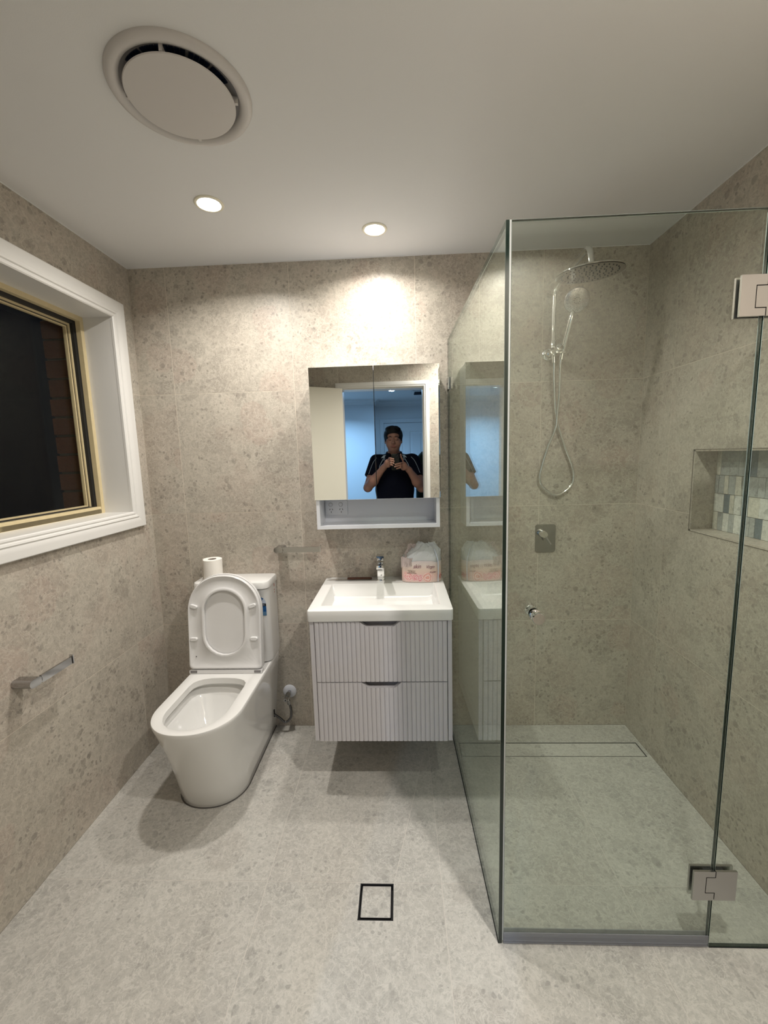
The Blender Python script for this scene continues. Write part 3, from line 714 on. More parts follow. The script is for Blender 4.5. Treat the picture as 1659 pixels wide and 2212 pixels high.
# tap
tx, ty = 1.183, -.062; tz = bz1
t = thing('basin_mixer', 'square chrome basin mixer tap standing behind the basin', 'tap', (tx, ty, tz))
bm = NB(); box(bm, (tx - .021, ty - .021, tz), (tx + .021, ty + .021, tz + .004), .0015); finish(bm, 'base_plate', M['chrome'], t, True)
bm = NB(); box(bm, (tx - .0175, ty - .0165, tz + .004), (tx + .0175, ty + .0165, tz + .100), .003); finish(bm, 'tap_body', M['chrome'], t, True)
bm = NB(); box(bm, (tx - .0165, ty - .105, tz + .082), (tx + .0165, ty - .010, tz + .101), .0025); sp_ = finish(bm, 'spout', M['chrome'], t, True)
bm = NB(); box(bm, (tx - .012, ty - .1045, tz + .0785), (tx + .012, ty - .085, tz + .0822), .001); finish(bm, 'aerator', M['rubber'], sp_)
bm = NB(); box(bm, (tx - .0165, ty - .022, tz + .103), (tx + .0165, ty + .0165, tz + .117), .003); finish(bm, 'cartridge_cap', M['chrome_dark'], t, True)
bm = NB(); P = [(-.020, tz + .118), (.018, tz + .122), (.018, tz + .130), (-.062, tz + .137), (-.062, tz + .131), (-.020, tz + .125)]
prism(bm, [(ty + a, b) for a, b in P], lambda u, v, w: Vector((tx + w, u, v)), -.0175, .0175); finish(bm, 'lever', M['chrome_dark'], t)

# knife
t = thing('kitchen_knife', 'small knife with brown wooden handle lying on basin rim', 'knife', (1.02, -.045, bz1))
ky, kz = -.047, bz1
bm = NB(); blade = [(.905, -.056), (.925, -.0600), (1.018, -.0590), (1.018, -.046), (.94, -.0475), (.915, -.052)]
prism(bm, blade, XY, kz + .0008, kz + .0022); finish(bm, 'blade', M['blade'], t)
bm = NB(); loft(bm, [[Vector((x, -.052 + s * math.cos(a) * 1.0 + off, kz + .0065 + h * math.sin(a))) for a in [2 * PI * k / 14 for k in range(14)]] for x, s, h, off in
   ((1.012, .0075, .0055, 0), (1.016, .0090, .0062, 0), (1.04, .0085, .0062, 0), (1.07, .0078, .006, .001), (1.10, .0085, .0062, .001), (1.124, .0088, .0062, 0), (1.132, .0070, .0052, 0), (1.1365, .003, .003, 0))], True, True, True)
h_ = finish(bm, 'handle', M['wood'], t, True)
for x in (1.030, 1.058, 1.10):
    bm = NB(); lathe(bm, [(.0018, 0), (.0018, .0002), (0, .0004)], (x, -.052, kz + .0126), n=10, cap=False); finish(bm, 'rivet', M['blade'], h_)

# toilet-paper roll on the cistern
t = thing('toilet_roll', 'white toilet paper roll standing on the cistern lid', 'toilet roll', (.338, -.085, .864))
rx, ry, rz = .338, -.088, .8645
bm = NB(); lathe(bm, [(.0440, 0), (.0450, .001), (.0450, .103), (.0440, .104), (.0205, .1035), (.0205, .0)], (rx, ry, rz), n=48, cap=False)
for v in bm.verts:
    d = v.co - Vector((rx, ry, v.co.z))
    if d.length > .03: v.co.x += d.x * .05 * math.sin(3 * math.atan2(d.y, d.x) + v.co.z * 20)
finish(bm, 'paper', M['paper'], t, True)
bm = NB(); lathe(bm, [(.0203, .0), (.0203, .102), (.0195, .102), (.0195, .0)], (rx, ry, rz), n=32, cap=False); finish(bm, 'core', M['card'], t, True)
bm = NB(); P = []; A = [2.55 + k * .06 for k in range(8)]
ro = [(rx + (.0450 + .0012 * k) * math.cos(a), ry + (.0450 + .0012 * k) * math.sin(a)) for k, a in enumerate(A)]
loft(bm, [[Vector((x, y, rz + .001)) for x, y in ro], [Vector((x, y, rz + .103)) for x, y in ro]], False)
finish(bm, 'loose_sheet', M['paper'], t, True)

# paper holders
def holder(label, f, parent_loc, L_):
    t = thing('toilet_roll_holder', label, 'roll holder', parent_loc, 'chrome roll holders')
    bm = NB()
    P = [(0, .0), (.0, .0)]
    prof_ = []
    # post seen from above: (along, out), height 28 mm with a rounded free end
    sec = rrect(-.0, -.014, .048, .014, .0125, 5)
    a = [bm.verts.new(f(u, .0, v)) for u, v in sec]; b = [bm.verts.new(f(u, .066, v)) for u, v in sec]
    n = len(sec); bm.faces.new(a); bm.faces.new(b)
    for i in range(n): bm.faces.new((a[i], a[(i + 1) % n], b[(i + 1) % n], b[i]))
    finish(bm, 'post', M['plate_grey'], t, True, 30)
    bm = NB(); P8 = [(.046, -.013), (L_, -.013), (L_, .013), (.046, .013)]
    a = [bm.verts.new(f(u, .058, v)) for u, v in P8]; b = [bm.verts.new(f(u, .066, v)) for u, v in P8]
    bm.faces.new(a); bm.faces.new(b)
    for i in range(4): bm.faces.new((a[i], a[(i + 1) % 4], b[(i + 1) % 4], b[i]))
    finish(bm, 'bar', M['plate_grey'], t)
    bm = NB(); P8 = [(L_ - .001, -.014), (L_ + .003, -.014), (L_ + .003, .020), (L_ - .001, .020)]
    a = [bm.verts.new(f(u, .055, v)) for u, v in P8]; b = [bm.verts.new(f(u, .069, v)) for u, v in P8]
    bm.faces.new(a); bm.faces.new(b)
    for i in range(4): bm.faces.new((a[i], a[(i + 1) % 4], b[(i + 1) % 4], b[i]))
    finish(bm, 'end_stop', M['chrome_dark'], t)
holder('chrome toilet roll holder on the back wall between toilet and vanity', lambda u, o, v: Vector((.646 + u, -o, 1.001 + v)), (.646, 0, 1.001), .236)
holder('chrome toilet roll holder on the left wall below the window', lambda u, o, v: Vector((o, -.868 + u, .742 + v)), (0, -.868, .742), .180)

# ------------------------------------------------------------------ mirror cabinet
cx0, cx1, cyf = .886, 1.477, -.152
t = thing('mirror_cabinet', 'wall-hung shaving cabinet with two mirror doors and open white shelf', 'mirror cabinet', ((cx0 + cx1) / 2, 0, 1.115))
bm = NB(); z0c, z1c = 1.258, 1.860
box(bm, (cx0 + .003, -.132, z0c), (cx0 + .018, -.0005, z1c)); box(bm, (cx1 - .018, -.132, z0c), (cx1 - .003, -.0005, z1c)); box(bm, (cx0 + .018, -.132, z1c - .015), (cx1 - .018, -.0005, z1c)); box(bm, (cx0 + .018, -.012, z0c), (cx1 - .018, -.0005, z1c - .015)); box(bm, (cx0 + .018, -.132, z0c), (cx1 - .018, -.012, z0c + .012))
finish(bm, 'carcass', M['white_board'], t)
bm = NB(); sz0, sz1 = 1.1165, 1.258
box(bm, (cx0 + .004, -.148, sz0), (cx0 + .020, -.0005, sz1)); box(bm, (cx1 - .020, -.148, sz0), (cx1 - .004, -.0005, sz1)); box(bm, (cx0 + .020, -.148, sz0), (cx1 - .020, -.0005, sz0 + .016)); box(bm, (cx0 + .020, -.014, sz0 + .016), (cx1 - .020, -.0005, sz1))
finish(bm, 'open_shelf', M['white_board'], t)
xm = 1.1795
for a, b in ((cx0 - .001, xm - .0012), (xm + .0012, cx1)):
    bm = NB(); box(bm, (a, -.150, z0c - .001), (b, -.134, z1c + .001)); d_ = finish(bm, 'mirror_door', M['white_board'], t)
    bm = NB(); box(bm, (a, cyf - .0035, z0c - .001), (b, -.1505, z1c + .001), .0006, 1); finish(bm, 'mirror_glass', M['mirror'], d_)
# double power point inside the open shelf
t = thing('power_outlet', 'white double power point inside the open shelf under the mirror', 'power outlet', (.966, -.014, 1.203))
bm = NB(); prism(bm, rrect(.9095, 1.166, 1.0215, 1.2395, .004), XZ, -.0142, -.0215); finish(bm, 'face_plate', M['white_board'], t, True, 30)
for xo in (.937, .988):
    bm = NB(); lathe(bm, [(.0105, -.0216), (.0105, -.0222), (.0095, -.0222), (.0095, -.0216)], (xo, 0, 1.2205), 'Y', 24, cap=False, mi=1); box(bm, (xo - .006, -.0250, 1.2145), (xo + .006, -.0216, 1.2265), .001, 1); finish(bm, 'switch', [M['white_board'], M['fan_inner']], t)
    bm = NB()
    for ox, oz, an in ((-.0065, .006, -.52), (.0065, .006, .52), (0, -.0075, 0)):
        P = [(ox + q * math.cos(an) - r * math.sin(an), oz + q * math.sin(an) + r * math.cos(an)) for q, r in ((-.0012, -.004), (.0012, -.004), (.0012, .004), (-.0012, .004))]
        prism(bm, [(xo + .002 + a, 1.190 + b) for a, b in P], XZ, -.0216, -.0220)
    finish(bm, 'socket_slots', M['rubber'], t)

# ------------------------------------------------------------------ tissue pack on the basin
pcx, pcy, phw, phd = 1.3855, -.070, .0985, .052
t = thing('tissue_pack', 'opened pink rose printed plastic pack of toilet tissue on basin corner', 'tissue pack', (pcx, pcy, bz1))
PKZ = 1.20
def pmat():
    mt, nt, out = newmat('rose_printed_plastic'); L = nt.links.new
    b = N(nt, 'ShaderNodeBsdfPrincipled'); b.inputs['Roughness'].default_value = .22; b.inputs['Coat Weight'].default_value = .4
    tc = N(nt, 'ShaderNodeTexCoord'); sx = N(nt, 'ShaderNodeSeparateXYZ'); L(tc.outputs['Object'], sx.inputs[0])
    cr = N(nt, 'ShaderNodeValToRGB'); mr = N(nt, 'ShaderNodeMapRange'); mr.inputs[1].default_value = bz1; mr.inputs[2].default_value = bz1 + .095 * PKZ; L(sx.outputs[2], mr.inputs[0]); L(mr.outputs[0], cr.inputs[0])
    el = cr.color_ramp.elements; el[0].position = 0; el[0].color = (.72, .56, .50, 1); el[1].position = 1; el[1].color = (.66, .58, .60, 1)
    for p_, c_ in ((.30, (.74, .50, .45, 1)), (.55, (.74, .57, .48, 1)), (.80, (.72, .62, .58, 1))): e_ = el.new(p_); e_.color = c_
    cur = cr.outputs[0]
    for (rx_, rz_, rr_, col) in ((-.066, .024, .024, (.70, .27, .27)), (-.032, .022, .021, (.66, .17, .21)), (-.008, .020, .018, (.66, .20, .24)), (.028, .022, .028, (.72, .33, .27)), (-.078, .040, .010, (.68, .28, .22)), (.092, .024, .014, (.50, .07, .06))):
        dx_ = N(nt, 'ShaderNodeMath', operation='SUBTRACT', i_1=pcx + rx_); L(sx.outputs[0], dx_.inputs[0]); dz_ = N(nt, 'ShaderNodeMath', operation='SUBTRACT', i_1=bz1 + rz_ * PKZ); L(sx.outputs[2], dz_.inputs[0])
        cb = N(nt, 'ShaderNodeCombineXYZ'); L(dx_.outputs[0], cb.inputs[0]); L(dz_.outputs[0], cb.inputs[1])
        ln = N(nt, 'ShaderNodeVectorMath', operation='LENGTH'); L(cb.outputs[0], ln.inputs[0])
        nz = N(nt, 'ShaderNodeTexNoise'); nz.inputs['Scale'].default_value = 70; L(tc.outputs['Object'], nz.inputs['Vector'])
        ma = N(nt, 'ShaderNodeMath', operation='MULTIPLY_ADD', i_1=.016, i_2=-.008); L(nz.outputs[0], ma.inputs[0]); ad = N(nt, 'ShaderNodeMath', operation='ADD'); L(ln.outputs['Value'], ad.inputs[0]); L(ma.outputs[0], ad.inputs[1])
        msk = N(nt, 'ShaderNodeMapRange'); msk.inputs[1].default_value = rr_; msk.inputs[2].default_value = rr_ * .85; L(ad.outputs[0], msk.inputs[0])
        sn = N(nt, 'ShaderNodeMath', operation='MULTIPLY', i_1=2 * PI / (rr_ * .36)); L(ad.outputs[0], sn.inputs[0]); si = N(nt, 'ShaderNodeMath', operation='SINE'); L(sn.outputs[0], si.inputs[0])
        pet = N(nt, 'ShaderNodeMapRange'); pet.inputs[1].default_value = -.6; pet.inputs[2].default_value = .8; L(si.outputs[0], pet.inputs[0])
        pc = N(nt, 'ShaderNodeMix', data_type='RGBA'); pc.inputs[6].default_value = (*col, 1); pc.inputs[7].default_value = (.80, .60, .56, 1); L(pet.outputs[0], pc.inputs[0])
        mx = N(nt, 'ShaderNodeMix', data_type='RGBA'); L(msk.outputs[0], mx.inputs[0]); L(cur, mx.inputs[6]); L(pc.outputs[2], mx.inputs[7]); cur = mx.outputs[2]
    L(cur, b.inputs['Base Color']); L(b.outputs[0], out.inputs[0]); return mt
def filmmat(name, col, tr):
    mt, nt, out = newmat(name); L = nt.links.new; b = N(nt, 'ShaderNodeBsdfPrincipled'); b.inputs['Base Color'].default_value = (*col, 1); b.inputs['Roughness'].default_value = .12
    tp = N(nt, 'ShaderNodeBsdfTransparent'); mx = N(nt, 'ShaderNodeMixShader'); mx.inputs[0].default_value = 1 - tr; L(tp.outputs[0], mx.inputs[1]); L(b.outputs[0], mx.inputs[2]); L(mx.outputs[0], out.inputs[0]); return mt
M['pack'] = pmat(); M['film'] = filmmat('clear_crumpled_film', (.70, .72, .74), .30); M['film_clear'] = filmmat('thin_pink_film', (.62, .52, .50), .45)
def pring(sx_, sy_, z, jit=0, seed=0, n=72, oz=0, ox=0):
    rn = random.Random(seed); ph = [rn.uniform(0, 6.28) for _ in range(6)]; P = []
    for k in range(n):
        a = 2 * PI * k / n; c_, s_ = math.cos(a), math.sin(a)
        j = 1 + jit * (math.sin(5 * a + ph[0]) * .4 + math.sin(9 * a + ph[1]) * .35 + math.sin(17 * a + ph[2]) * .3)
        zz = z + oz * (math.sin(3 * a + ph[3]) * .5 + math.sin(7 * a + ph[4]) * .35 + math.sin(13 * a + ph[5]) * .25)
        P.append(Vector((pcx + ox + sx_ * math.copysign(abs(c_) ** .62, c_) * j, pcy + sy_ * math.copysign(abs(s_) ** .72, s_) * j, zz)))
    return P
bm = NB(); loft(bm, [pring(.090, .045, bz1 + .0004), pring(.0975, .0508, bz1 + .0015), pring(.0985, .0518, bz1 + .006), pring(phw, phd, bz1 + .03), pring(phw, phd, bz1 + .070, .006, 1), pring(phw + .001, phd, bz1 + .088, .012, 2, oz=.004)], True, True, False)
pk = finish(bm, 'printed_wrap', M['pack'], t, True, 60)
bm = NB(); R_ = []
for i_, (sx_, sy_, z_, jt, oz_, ox_) in enumerate(((.0975, .051, .086, .012, .004, 0), (.093, .050, .103, .03, .006, .004), (.082, .046, .122, .05, .010, .012), (.066, .038, .138, .07, .011, .017), (.045, .026, .150, .12, .012, .020), (.020, .012, .155, .25, .006, .022))):
    R_.append(pring(sx_, sy_, bz1 + z_, jt, 2 + i_ * (i_ > 1), oz=oz_, ox=ox_))
loft(bm, R_, True, False, True)
finish(bm, 'clear_top', M['film'], t, False)
# rolls of tissue faintly inside
for sx_ in (-.046, .046):
    bm = NB(); lathe(bm, [(.044, 0), (.045, .001), (.045, .098), (.044, .099), (.018, .099), (.018, 0)], (pcx + sx_ + .006 * (sx_ < 0), pcy, bz1 + .003), n=32, cap=False); finish(bm, 'tissue_roll', M['paper'], t, True)
# gathered handle and torn flap
bm = NB(); rn = random.Random(9)
hp = spline([(pcx - .078, pcy - .040, bz1 + .078), (pcx - .074, pcy - .035, bz1 + .105), (pcx - .064, pcy - .020, bz1 + .132), (pcx - .048, pcy - .010, bz1 + .148), (pcx - .030, pcy - .012, bz1 + .140), (pcx - .020, pcy - .02, bz1 + .122)], 6)
R_ = []
for i_, p in enumerate(hp):
    w_ = .011 + .004 * math.sin(i_ * .9); tn = (hp[min(i_ + 1, len(hp) - 1)] - hp[max(i_ - 1, 0)]).normalized(); nn = Vector((tn.z, 0, -tn.x))
    R_.append([p + nn * w_ * q + Vector((0, rn.uniform(-.004, .004), 0)) for q in (-1, -.5, 0, .5, 1)])
loft(bm, R_, False); o = finish(bm, 'handle_loop', M['film_clear'], t); o.modifiers.new('s', 'SOLIDIFY').thickness = .0006
bm = NB(); R_ = []
for i_ in range(9):
    q = i_ / 8; xx = pcx - .100 + .062 * q
    R_.append([Vector((xx, pcy - .045 - .012 * math.sin(q * 3.1) + rn.uniform(-.003, .003), bz1 + z_ + rn.uniform(-.003, .003))) for z_ in (.066 + .004 * q, .082, .096 + .012 * (1 - q), .108 - .004 * q)])
loft(bm, R_, False); o = finish(bm, 'torn_flap', M['film_clear'], t); o.modifiers.new('s', 'SOLIDIFY').thickness = .0006
bm = NB(); fa = [(pcx + .078, pcy - .047, bz1 + .004), (pcx + .0795, pcy - .0475, bz1 + .045), (pcx + .079, pcy - .047, bz1 + .085), (pcx + .073, pcy - .045, bz1 + .110), (pcx + .062, pcy - .038, bz1 + .138)]
R_ = [[Vector(p) + Vector((q, -.003, 0)) for q in (-.002, 0, .002)] for p in spline(fa, 5)]
loft(bm, R_, False); o = finish(bm, 'seam', M['label_pale'], t); o.modifiers.new('s', 'SOLIDIFY').thickness = .0006
def pbend(co):
    """lay flat text (x, z) on the pack front"""
    u = (co.x - pcx) / phw; u = max(-.995, min(.995, u)); c_ = abs(u) ** (1 / .62); s_ = math.sqrt(max(0, 1 - c_ * c_))
    return Vector((co.x, pcy - phd * (s_ ** .72) + (co.y) - .0010, co.z))
tm = lambda x, z: Matrix.Translation((pcx + x, 0, bz1 + z)) @ RXM
text('lettering', 'of', .022, M['ink_plum'], tm(-.073, .068), pk, .0002, .45, bend=pbend)
text('lettering', 'skin', .024, M['ink_plum'], tm(-.024, .061), pk, .0002, .35, bend=pbend)
text('lettering', 'Virgin', .018, M['ink_plum'], tm(.040, .060), pk, .0002, .40, bend=pbend)
text('lettering', '3 Ply Toilet Tissue', .0052, M['ink_brown'], tm(-.050, .0490), pk, .0002, 0, bend=pbend)
text('lettering', '10 x 180 sheets', .0048, M['ink_brown'], tm(-.050, .0440), pk, .0002, 0, bend=pbend)
text('lettering', 'Soft Embossed Quality', .0050, M['ink_brown'], tm(-.050, .0390), pk, .0002, 0, bend=pbend)
text('lettering', 'Smaller', .0105, M['ink_plum'], tm(.052, .0405), pk, .0002, .5, bend=pbend)

for ch in t.children_recursive:            # the pack stands a little taller than it was laid out
    if ch.type == 'MESH':
        for v in ch.data.vertices: v.co.z = bz1 + (v.co.z - bz1) * PKZ

# ------------------------------------------------------------------ shower
GY0, GY1, GH = -1.023, -1.013, 2.000
gx = lambda y: 1.532 + (1.552 - 1.532) * (-y / 1.023)
def pane(name, pts, z0, z1, parent, gap_e=1):
    bm = NB(); a = [bm.verts.new((x, y, z0)) for x, y in pts]; b = [bm.verts.new((x, y, z1)) for x, y in pts]
    # pts: 4 corners, edges 0-1 and 2-3 are the big faces
    f = bm.faces.new((a[0], a[1], b[1], b[0])); f.material_index = 0; f = bm.faces.new((a[2], a[3], b[3], b[2])); f.material_index = 0
    for q in ((a[1], a[2], b[2], b[1]), (a[3], a[0], b[0], b[3]), tuple(a), tuple(b)): bm.faces.new(q).material_index = 1
    es = [e for e in bm.edges if len({f.material_index for f in e.link_faces}) == 2]
    bm.normal_update(); r_ = bmesh.ops.bevel(bm, geom=es, offset=.0009, segments=1, affect='EDGES')
    for f in r_['faces']: f.material_index = 2
    return finish(bm, name, [M['glass'], M['glass_edge'], M['arris_glint']], parent)
t = thing('shower_side_panel', 'fixed clear glass shower side panel beside the vanity', 'glass panel', (1.54, -.5, 0))
pane('glass_pane', [(gx(-.001), -.001), (gx(GY0), GY0), (gx(GY0) + .010, GY0), (gx(-.001) + .010, -.001)], 0.0006, GH, t)
bm = NB(); a_, b_ = gx(-.001), gx(-.045)
for s0_, s1_ in ((-.006, -.0003), (.0103, .016)):
    prism(bm, [(a_ + s0_, -.001), (b_ + s0_, -.045), (b_ + s1_, -.045), (a_ + s1_, -.001)], XY, 1.763, 1.818)
finish(bm, 'wall_clamp', M['satin'], t)
bm = NB(); cyl(bm, (gx(-.02) - .0062, -.022, 1.79), (gx(-.02) - .0068, -.022, 1.79), .006); finish(bm, 'clamp_screw', M['steel_blackened'], t)
bm = NB(); box(bm, (gx(-.2) - .0015, -.0020, .001), (gx(0) - .0002, -.0003, GH)); prism(bm, [(gx(0) - .0015, -.003), (gx(GY0) - .0015, GY0), (gx(GY0) - .0002, GY0), (gx(0) - .0002, -.003)], XY, .0003, .0020)
finish(bm, 'silicone_bead', M['steel_blackened'], t)
t = thing('shower_door', 'clear glass shower door with round chrome knob', 'glass door', (1.86, -1.018, .012))
DX0, DX1 = 1.566, 2.1588
pane('glass_pane', [(DX0, GY0), (DX1, GY0), (DX1, GY1), (DX0, GY1)], .012, GH, t)
bm = NB(); box(bm, (DX0, GY0 - .0022, .012), (DX1, GY0 - .0004, .040)); box(bm, (DX0, GY1 + .0004, .012), (DX1, GY1 + .0022, .040)); box(bm, (DX0, GY0 - .0022, .0035), (DX1, GY1 + .0022, .0115))
o = finish(bm, 'bottom_seal', filmmat('grey_clear_seal', (.34, .35, .39), .52), t)
bm = NB(); box(bm, (DX0 - .0036, GY0 + .0002, .012), (DX0 - .0003, GY0 + .0065, GH)); finish(bm, 'edge_seal', filmmat('pale_edge_seal', (.62, .62, .60), .25), t)
kx, kz_ = 1.640, 1.026
bm = NB()
lathe(bm, [(.0150, 0), (.0150, -.002), (.0125, -.003), (.0125, -.016), (.0155, -.019), (.0165, -.023), (.0165, -.030), (.0150, -.032), (0, -.0322)], (kx, GY0 - .0003, kz_), 'Y', 32)
finish(bm, 'knob', M['chrome'], t, True, 40)
bm = NB(); lathe(bm, [(.0150, 0), (.0150, .002), (.0125, .003), (.0125, .016), (.0155, .019), (.0165, .023), (.0165, .030), (.0150, .032), (0, .0322)], (kx, GY1 + .0003, kz_), 'Y', 32)
finish(bm, 'knob', M['chrome'], t, True, 40)
hxc = 2.1602
def hinge(zc, flip, parent):
    root = None; hz_ = .0465; hw_ = .060
    nz0, nz1 = (-.022, .028) if not flip else (-.028, .022)
    for side, (ya, yb) in enumerate(((GY0 - .0068, GY0 - .0006), (GY1 + .0006, GY1 + .0068))):
        bm = NB(); g_ = .0011
        P = [(hxc - hw_, -hz_), (hxc - g_, -hz_), (hxc - g_, nz0 - g_), (hxc - .026, nz0 - g_), (hxc - .026, nz1 + g_), (hxc - g_, nz1 + g_), (hxc - g_, hz_), (hxc - hw_, hz_)]
        prism(bm, [(u, zc + v) for u, v in P], XZ, ya, yb)
        if root is None: root = finish(bm, 'hinge', M['satin'], parent); pr = root
        else: finish(bm, 'hinge_plate', M['satin'], root)
        bm = NB(); P = [(hxc + g_, -hz_), (hxc + hw_, -hz_), (hxc + hw_, hz_), (hxc + g_, hz_), (hxc + g_, nz1 - g_), (hxc - .024, nz1 - g_), (hxc - .024, nz0 + g_), (hxc + g_, nz0 + g_)]
        prism(bm, [(u, zc + v) for u, v in P], XZ, ya, yb); finish(bm, 'hinge_plate', M['satin'], root)
    bm = NB(); box(bm, (hxc - .0255, GY0 - .0004, zc - hz_ + .006), (hxc + .03, GY1 + .0004, zc + hz_ - .006)); finish(bm, 'hinge_gasket', M['rubber'], root)
hinge(.2125, False, t); hinge(1.8060, True, t)
t = thing('shower_fixed_panel', 'fixed clear glass return panel hinged to the shower door at the right wall', 'glass panel', (2.31, -1.018, 0))
pane('glass_pane', [(hxc + .0014, GY0), (W - .0015, GY0), (W - .0015, GY1), (hxc + .0014, GY1)], .0006, GH, t)
bm = NB(); box(bm, (hxc + .003, GY0 - .0016, .0002), (W - .002, GY0 - .0002, .0018)); finish(bm, 'silicone_bead', M['steel_blackened'], t)

# rail, arm, rain head
t = thing('shower_rail', 'chrome shower rail set with large round rain head and hand shower', 'shower', (2.008, 0, 1.235))
sx0, sy0 = 2.011, -.062
bm = NB(); lathe(bm, [(.030, 0), (.030, -.004), (.026, -.010), (.020, -.013), (.020, -.045)], (sx0 - .004, -.0005, 1.912), 'Y', 36); cyl(bm, (sx0 - .003, -.04, 1.912), (sx0 - .002, sy0 - .016, 1.912), .017)
finish(bm, 'wall_bracket', M['chrome'], t, True, 40)
bm = NB(); path = [(sx0, sy0, 1.925), (sx0, sy0, 2.0), (sx0, sy0, 2.10), (sx0, sy0, 2.150)]
path += [(sx0, sy0 - .045 * (1 - math.cos(a)), 2.150 + .045 * math.sin(a)) for a in [PI / 2 * k / 8 for k in range(1, 9)]]
path += [(sx0, -.20, 2.196), (sx0 - .002, -.32, 2.198), (sx0 - .004, -.395, 2.199)]
path += [(sx0 - .005, -.395 - .035 * math.sin(a), 2.164 + .035 * math.cos(a)) for a in [PI / 2 * k / 8 for k in range(1, 9)]]
path += [(sx0 - .001, -.432, 2.135)]
tube(bm, path, .0110, 20); lathe(bm, [(.014, 1.926), (.014, 1.957), (.012, 1.960)], (sx0, sy0, 0), n=24)
finish(bm, 'riser_arm', M['chrome'], t, True, 40)
hdx, hdy, hdz, hdr = 1.998, -.448, 2.098, .117
tl = Matrix.Translation((hdx, hdy, hdz)) @ Matrix.Rotation(math.radians(5), 4, 'X') @ Matrix.Rotation(math.radians(-2), 4, 'Y')
def xf(bm): bmesh.ops.transform(bm, matrix=tl, verts=bm.verts)
bm = NB(); lathe(bm, [(0, -.004), (hdr - .006, -.004), (hdr, -.002), (hdr, .001), (hdr - .004, .004), (.05, .010), (.018, .016), (.014, .032), (.0, .032)], (0, 0, 0), n=72, cap=False); xf(bm)
head = finish(bm, 'rain_head', M['chrome'], t, True, 35)
bm = NB()
for rr_, nn in ((.014, 6), (.034, 12), (.054, 18), (.074, 24), (.096, 32)):
    for k in range(nn):
        a = 2 * PI * k / nn + rr_ * 9; lathe(bm, [(.0026, -.0039), (.0022, -.0062), (0, -.0064)], (rr_ * math.cos(a), rr_ * math.sin(a), 0), n=8, cap=False)
xf(bm); finish(bm, 'nozzles', M['nozzle'], head)
bm = NB(); lathe(bm, [(hdr - .001, -.0042), (0, -.0043)], (0, 0, 0), n=64, cap=False); xf(bm); finish(bm, 'spray_plate', M['chrome_dark'], head)
# hand shower in its cradle
bm = NB(); hsA = Vector((sx0 + .027, -.100, 1.890)); hsB = Vector((sx0 + .046, -.152, 2.055))
cyl(bm, (sx0, sy0 - .012, 1.908), (sx0 + .008, sy0 - .055, 1.918), .0135); lathe(bm, [(.0155, 0), (.0155, .004), (.012, .006), (0, .006)], (sx0 + .008, sy0 - .055, 1.918), frame_axes((.05, -1, .2)), 24)
box(bm, (sx0 - .006, -.112, 1.893), (sx0 + .040, -.070, 1.906), .003)
finish(bm, 'cradle', M['chrome'], t, True, 40)
bm = NB(); dirh = (hsB - hsA).normalized(); ua, va, _ = frame_axes(dirh)
loft(bm, [[hsA + dirh * q + (ua * math.cos(a) * rx_ + va * math.sin(a) * ry_) for a in [2 * PI * k / 20 for k in range(20)]] for q, rx_, ry_ in ((-.006, .0085, .0085), (.03, .0095, .0095), (.08, .0125, .0105), (.13, .0150, .0115), (.172, .0165, .0115), (.178, .0120, .0085))], True, True, True)
hs = finish(bm, 'hand_shower', M['chrome'], t, True, 40)
hn = Vector((-.10, -.80, -.42)).normalized(); hc_ = hsA + dirh * .205 + Vector((0.004, -.012, .012))
bm = NB(); lathe(bm, [(0, -.016), (.035, -.014), (.050, -.006), (.0525, .002), (.0510, .006), (.048, .008), (0, .0085)], hc_, frame_axes(hn), 48, cap=False)
hd = finish(bm, 'hand_shower_head', M['satin'], hs, True, 40)
bm = NB(); au, av, _ = frame_axes(hn)
for rr_, nn in ((.024, 12), (.032, 16), (.041, 22)):
    for k in range(nn): a = 2 * PI * k / nn; lathe(bm, [(.0016, .0083), (.0012, .0098), (0, .010)], hc_ + au * rr_ * math.cos(a) + av * rr_ * math.sin(a), frame_axes(hn), 6, cap=False)
for v in bm.verts: pass
finish(bm, 'spray_nozzles', M['nozzle_pale'], hd.parent)
bm = NB()
for k in range(9): a = 2 * PI * k / 9; lathe(bm, [(.0019, .0083), (.0014, .0098), (0, .010)], hc_ + au * .012 * math.cos(a) + av * .012 * math.sin(a), frame_axes(hn), 6, cap=False)
finish(bm, 'jet_nozzles', M['nozzle'], hd.parent)
# hose: from the hand shower down, loop, back to the bracket
bm = NB()
hose = spline([(2.034, -0.100, 1.880), (2.033, -0.092, 1.839), (2.041, -0.070, 1.734), (2.040, -0.052, 1.633), (2.036, -0.047, 1.566), (2.007, -0.038, 1.483), (1.982, -0.032, 1.391), (1.972, -0.030, 1.329), (1.992, -0.028, 1.281), (2.055, -0.028, 1.243), (2.117, -0.028, 1.278), (2.135, -0.028, 1.325), (2.125, -0.028, 1.387), (2.088, -0.028, 1.481), (2.050, -0.030, 1.589), (2.038, -0.036, 1.649), (2.022, -0.050, 1.775), (2.016, -0.061, 1.870)], 10)
tube(bm, hose, .0066, 12); finish(bm, 'hose', M['chrome'], t, True)
bm = NB(); cyl(bm, (sx0 + .003, -.061, 1.898), (sx0 + .005, -.061, 1.862), .0105, n=16); cyl(bm, (sx0 + .026, -.101, 1.893), (sx0 + .0235, -.0985, 1.868), .0100, n=16); finish(bm, 'hose_nut', M['chrome'], t, True)
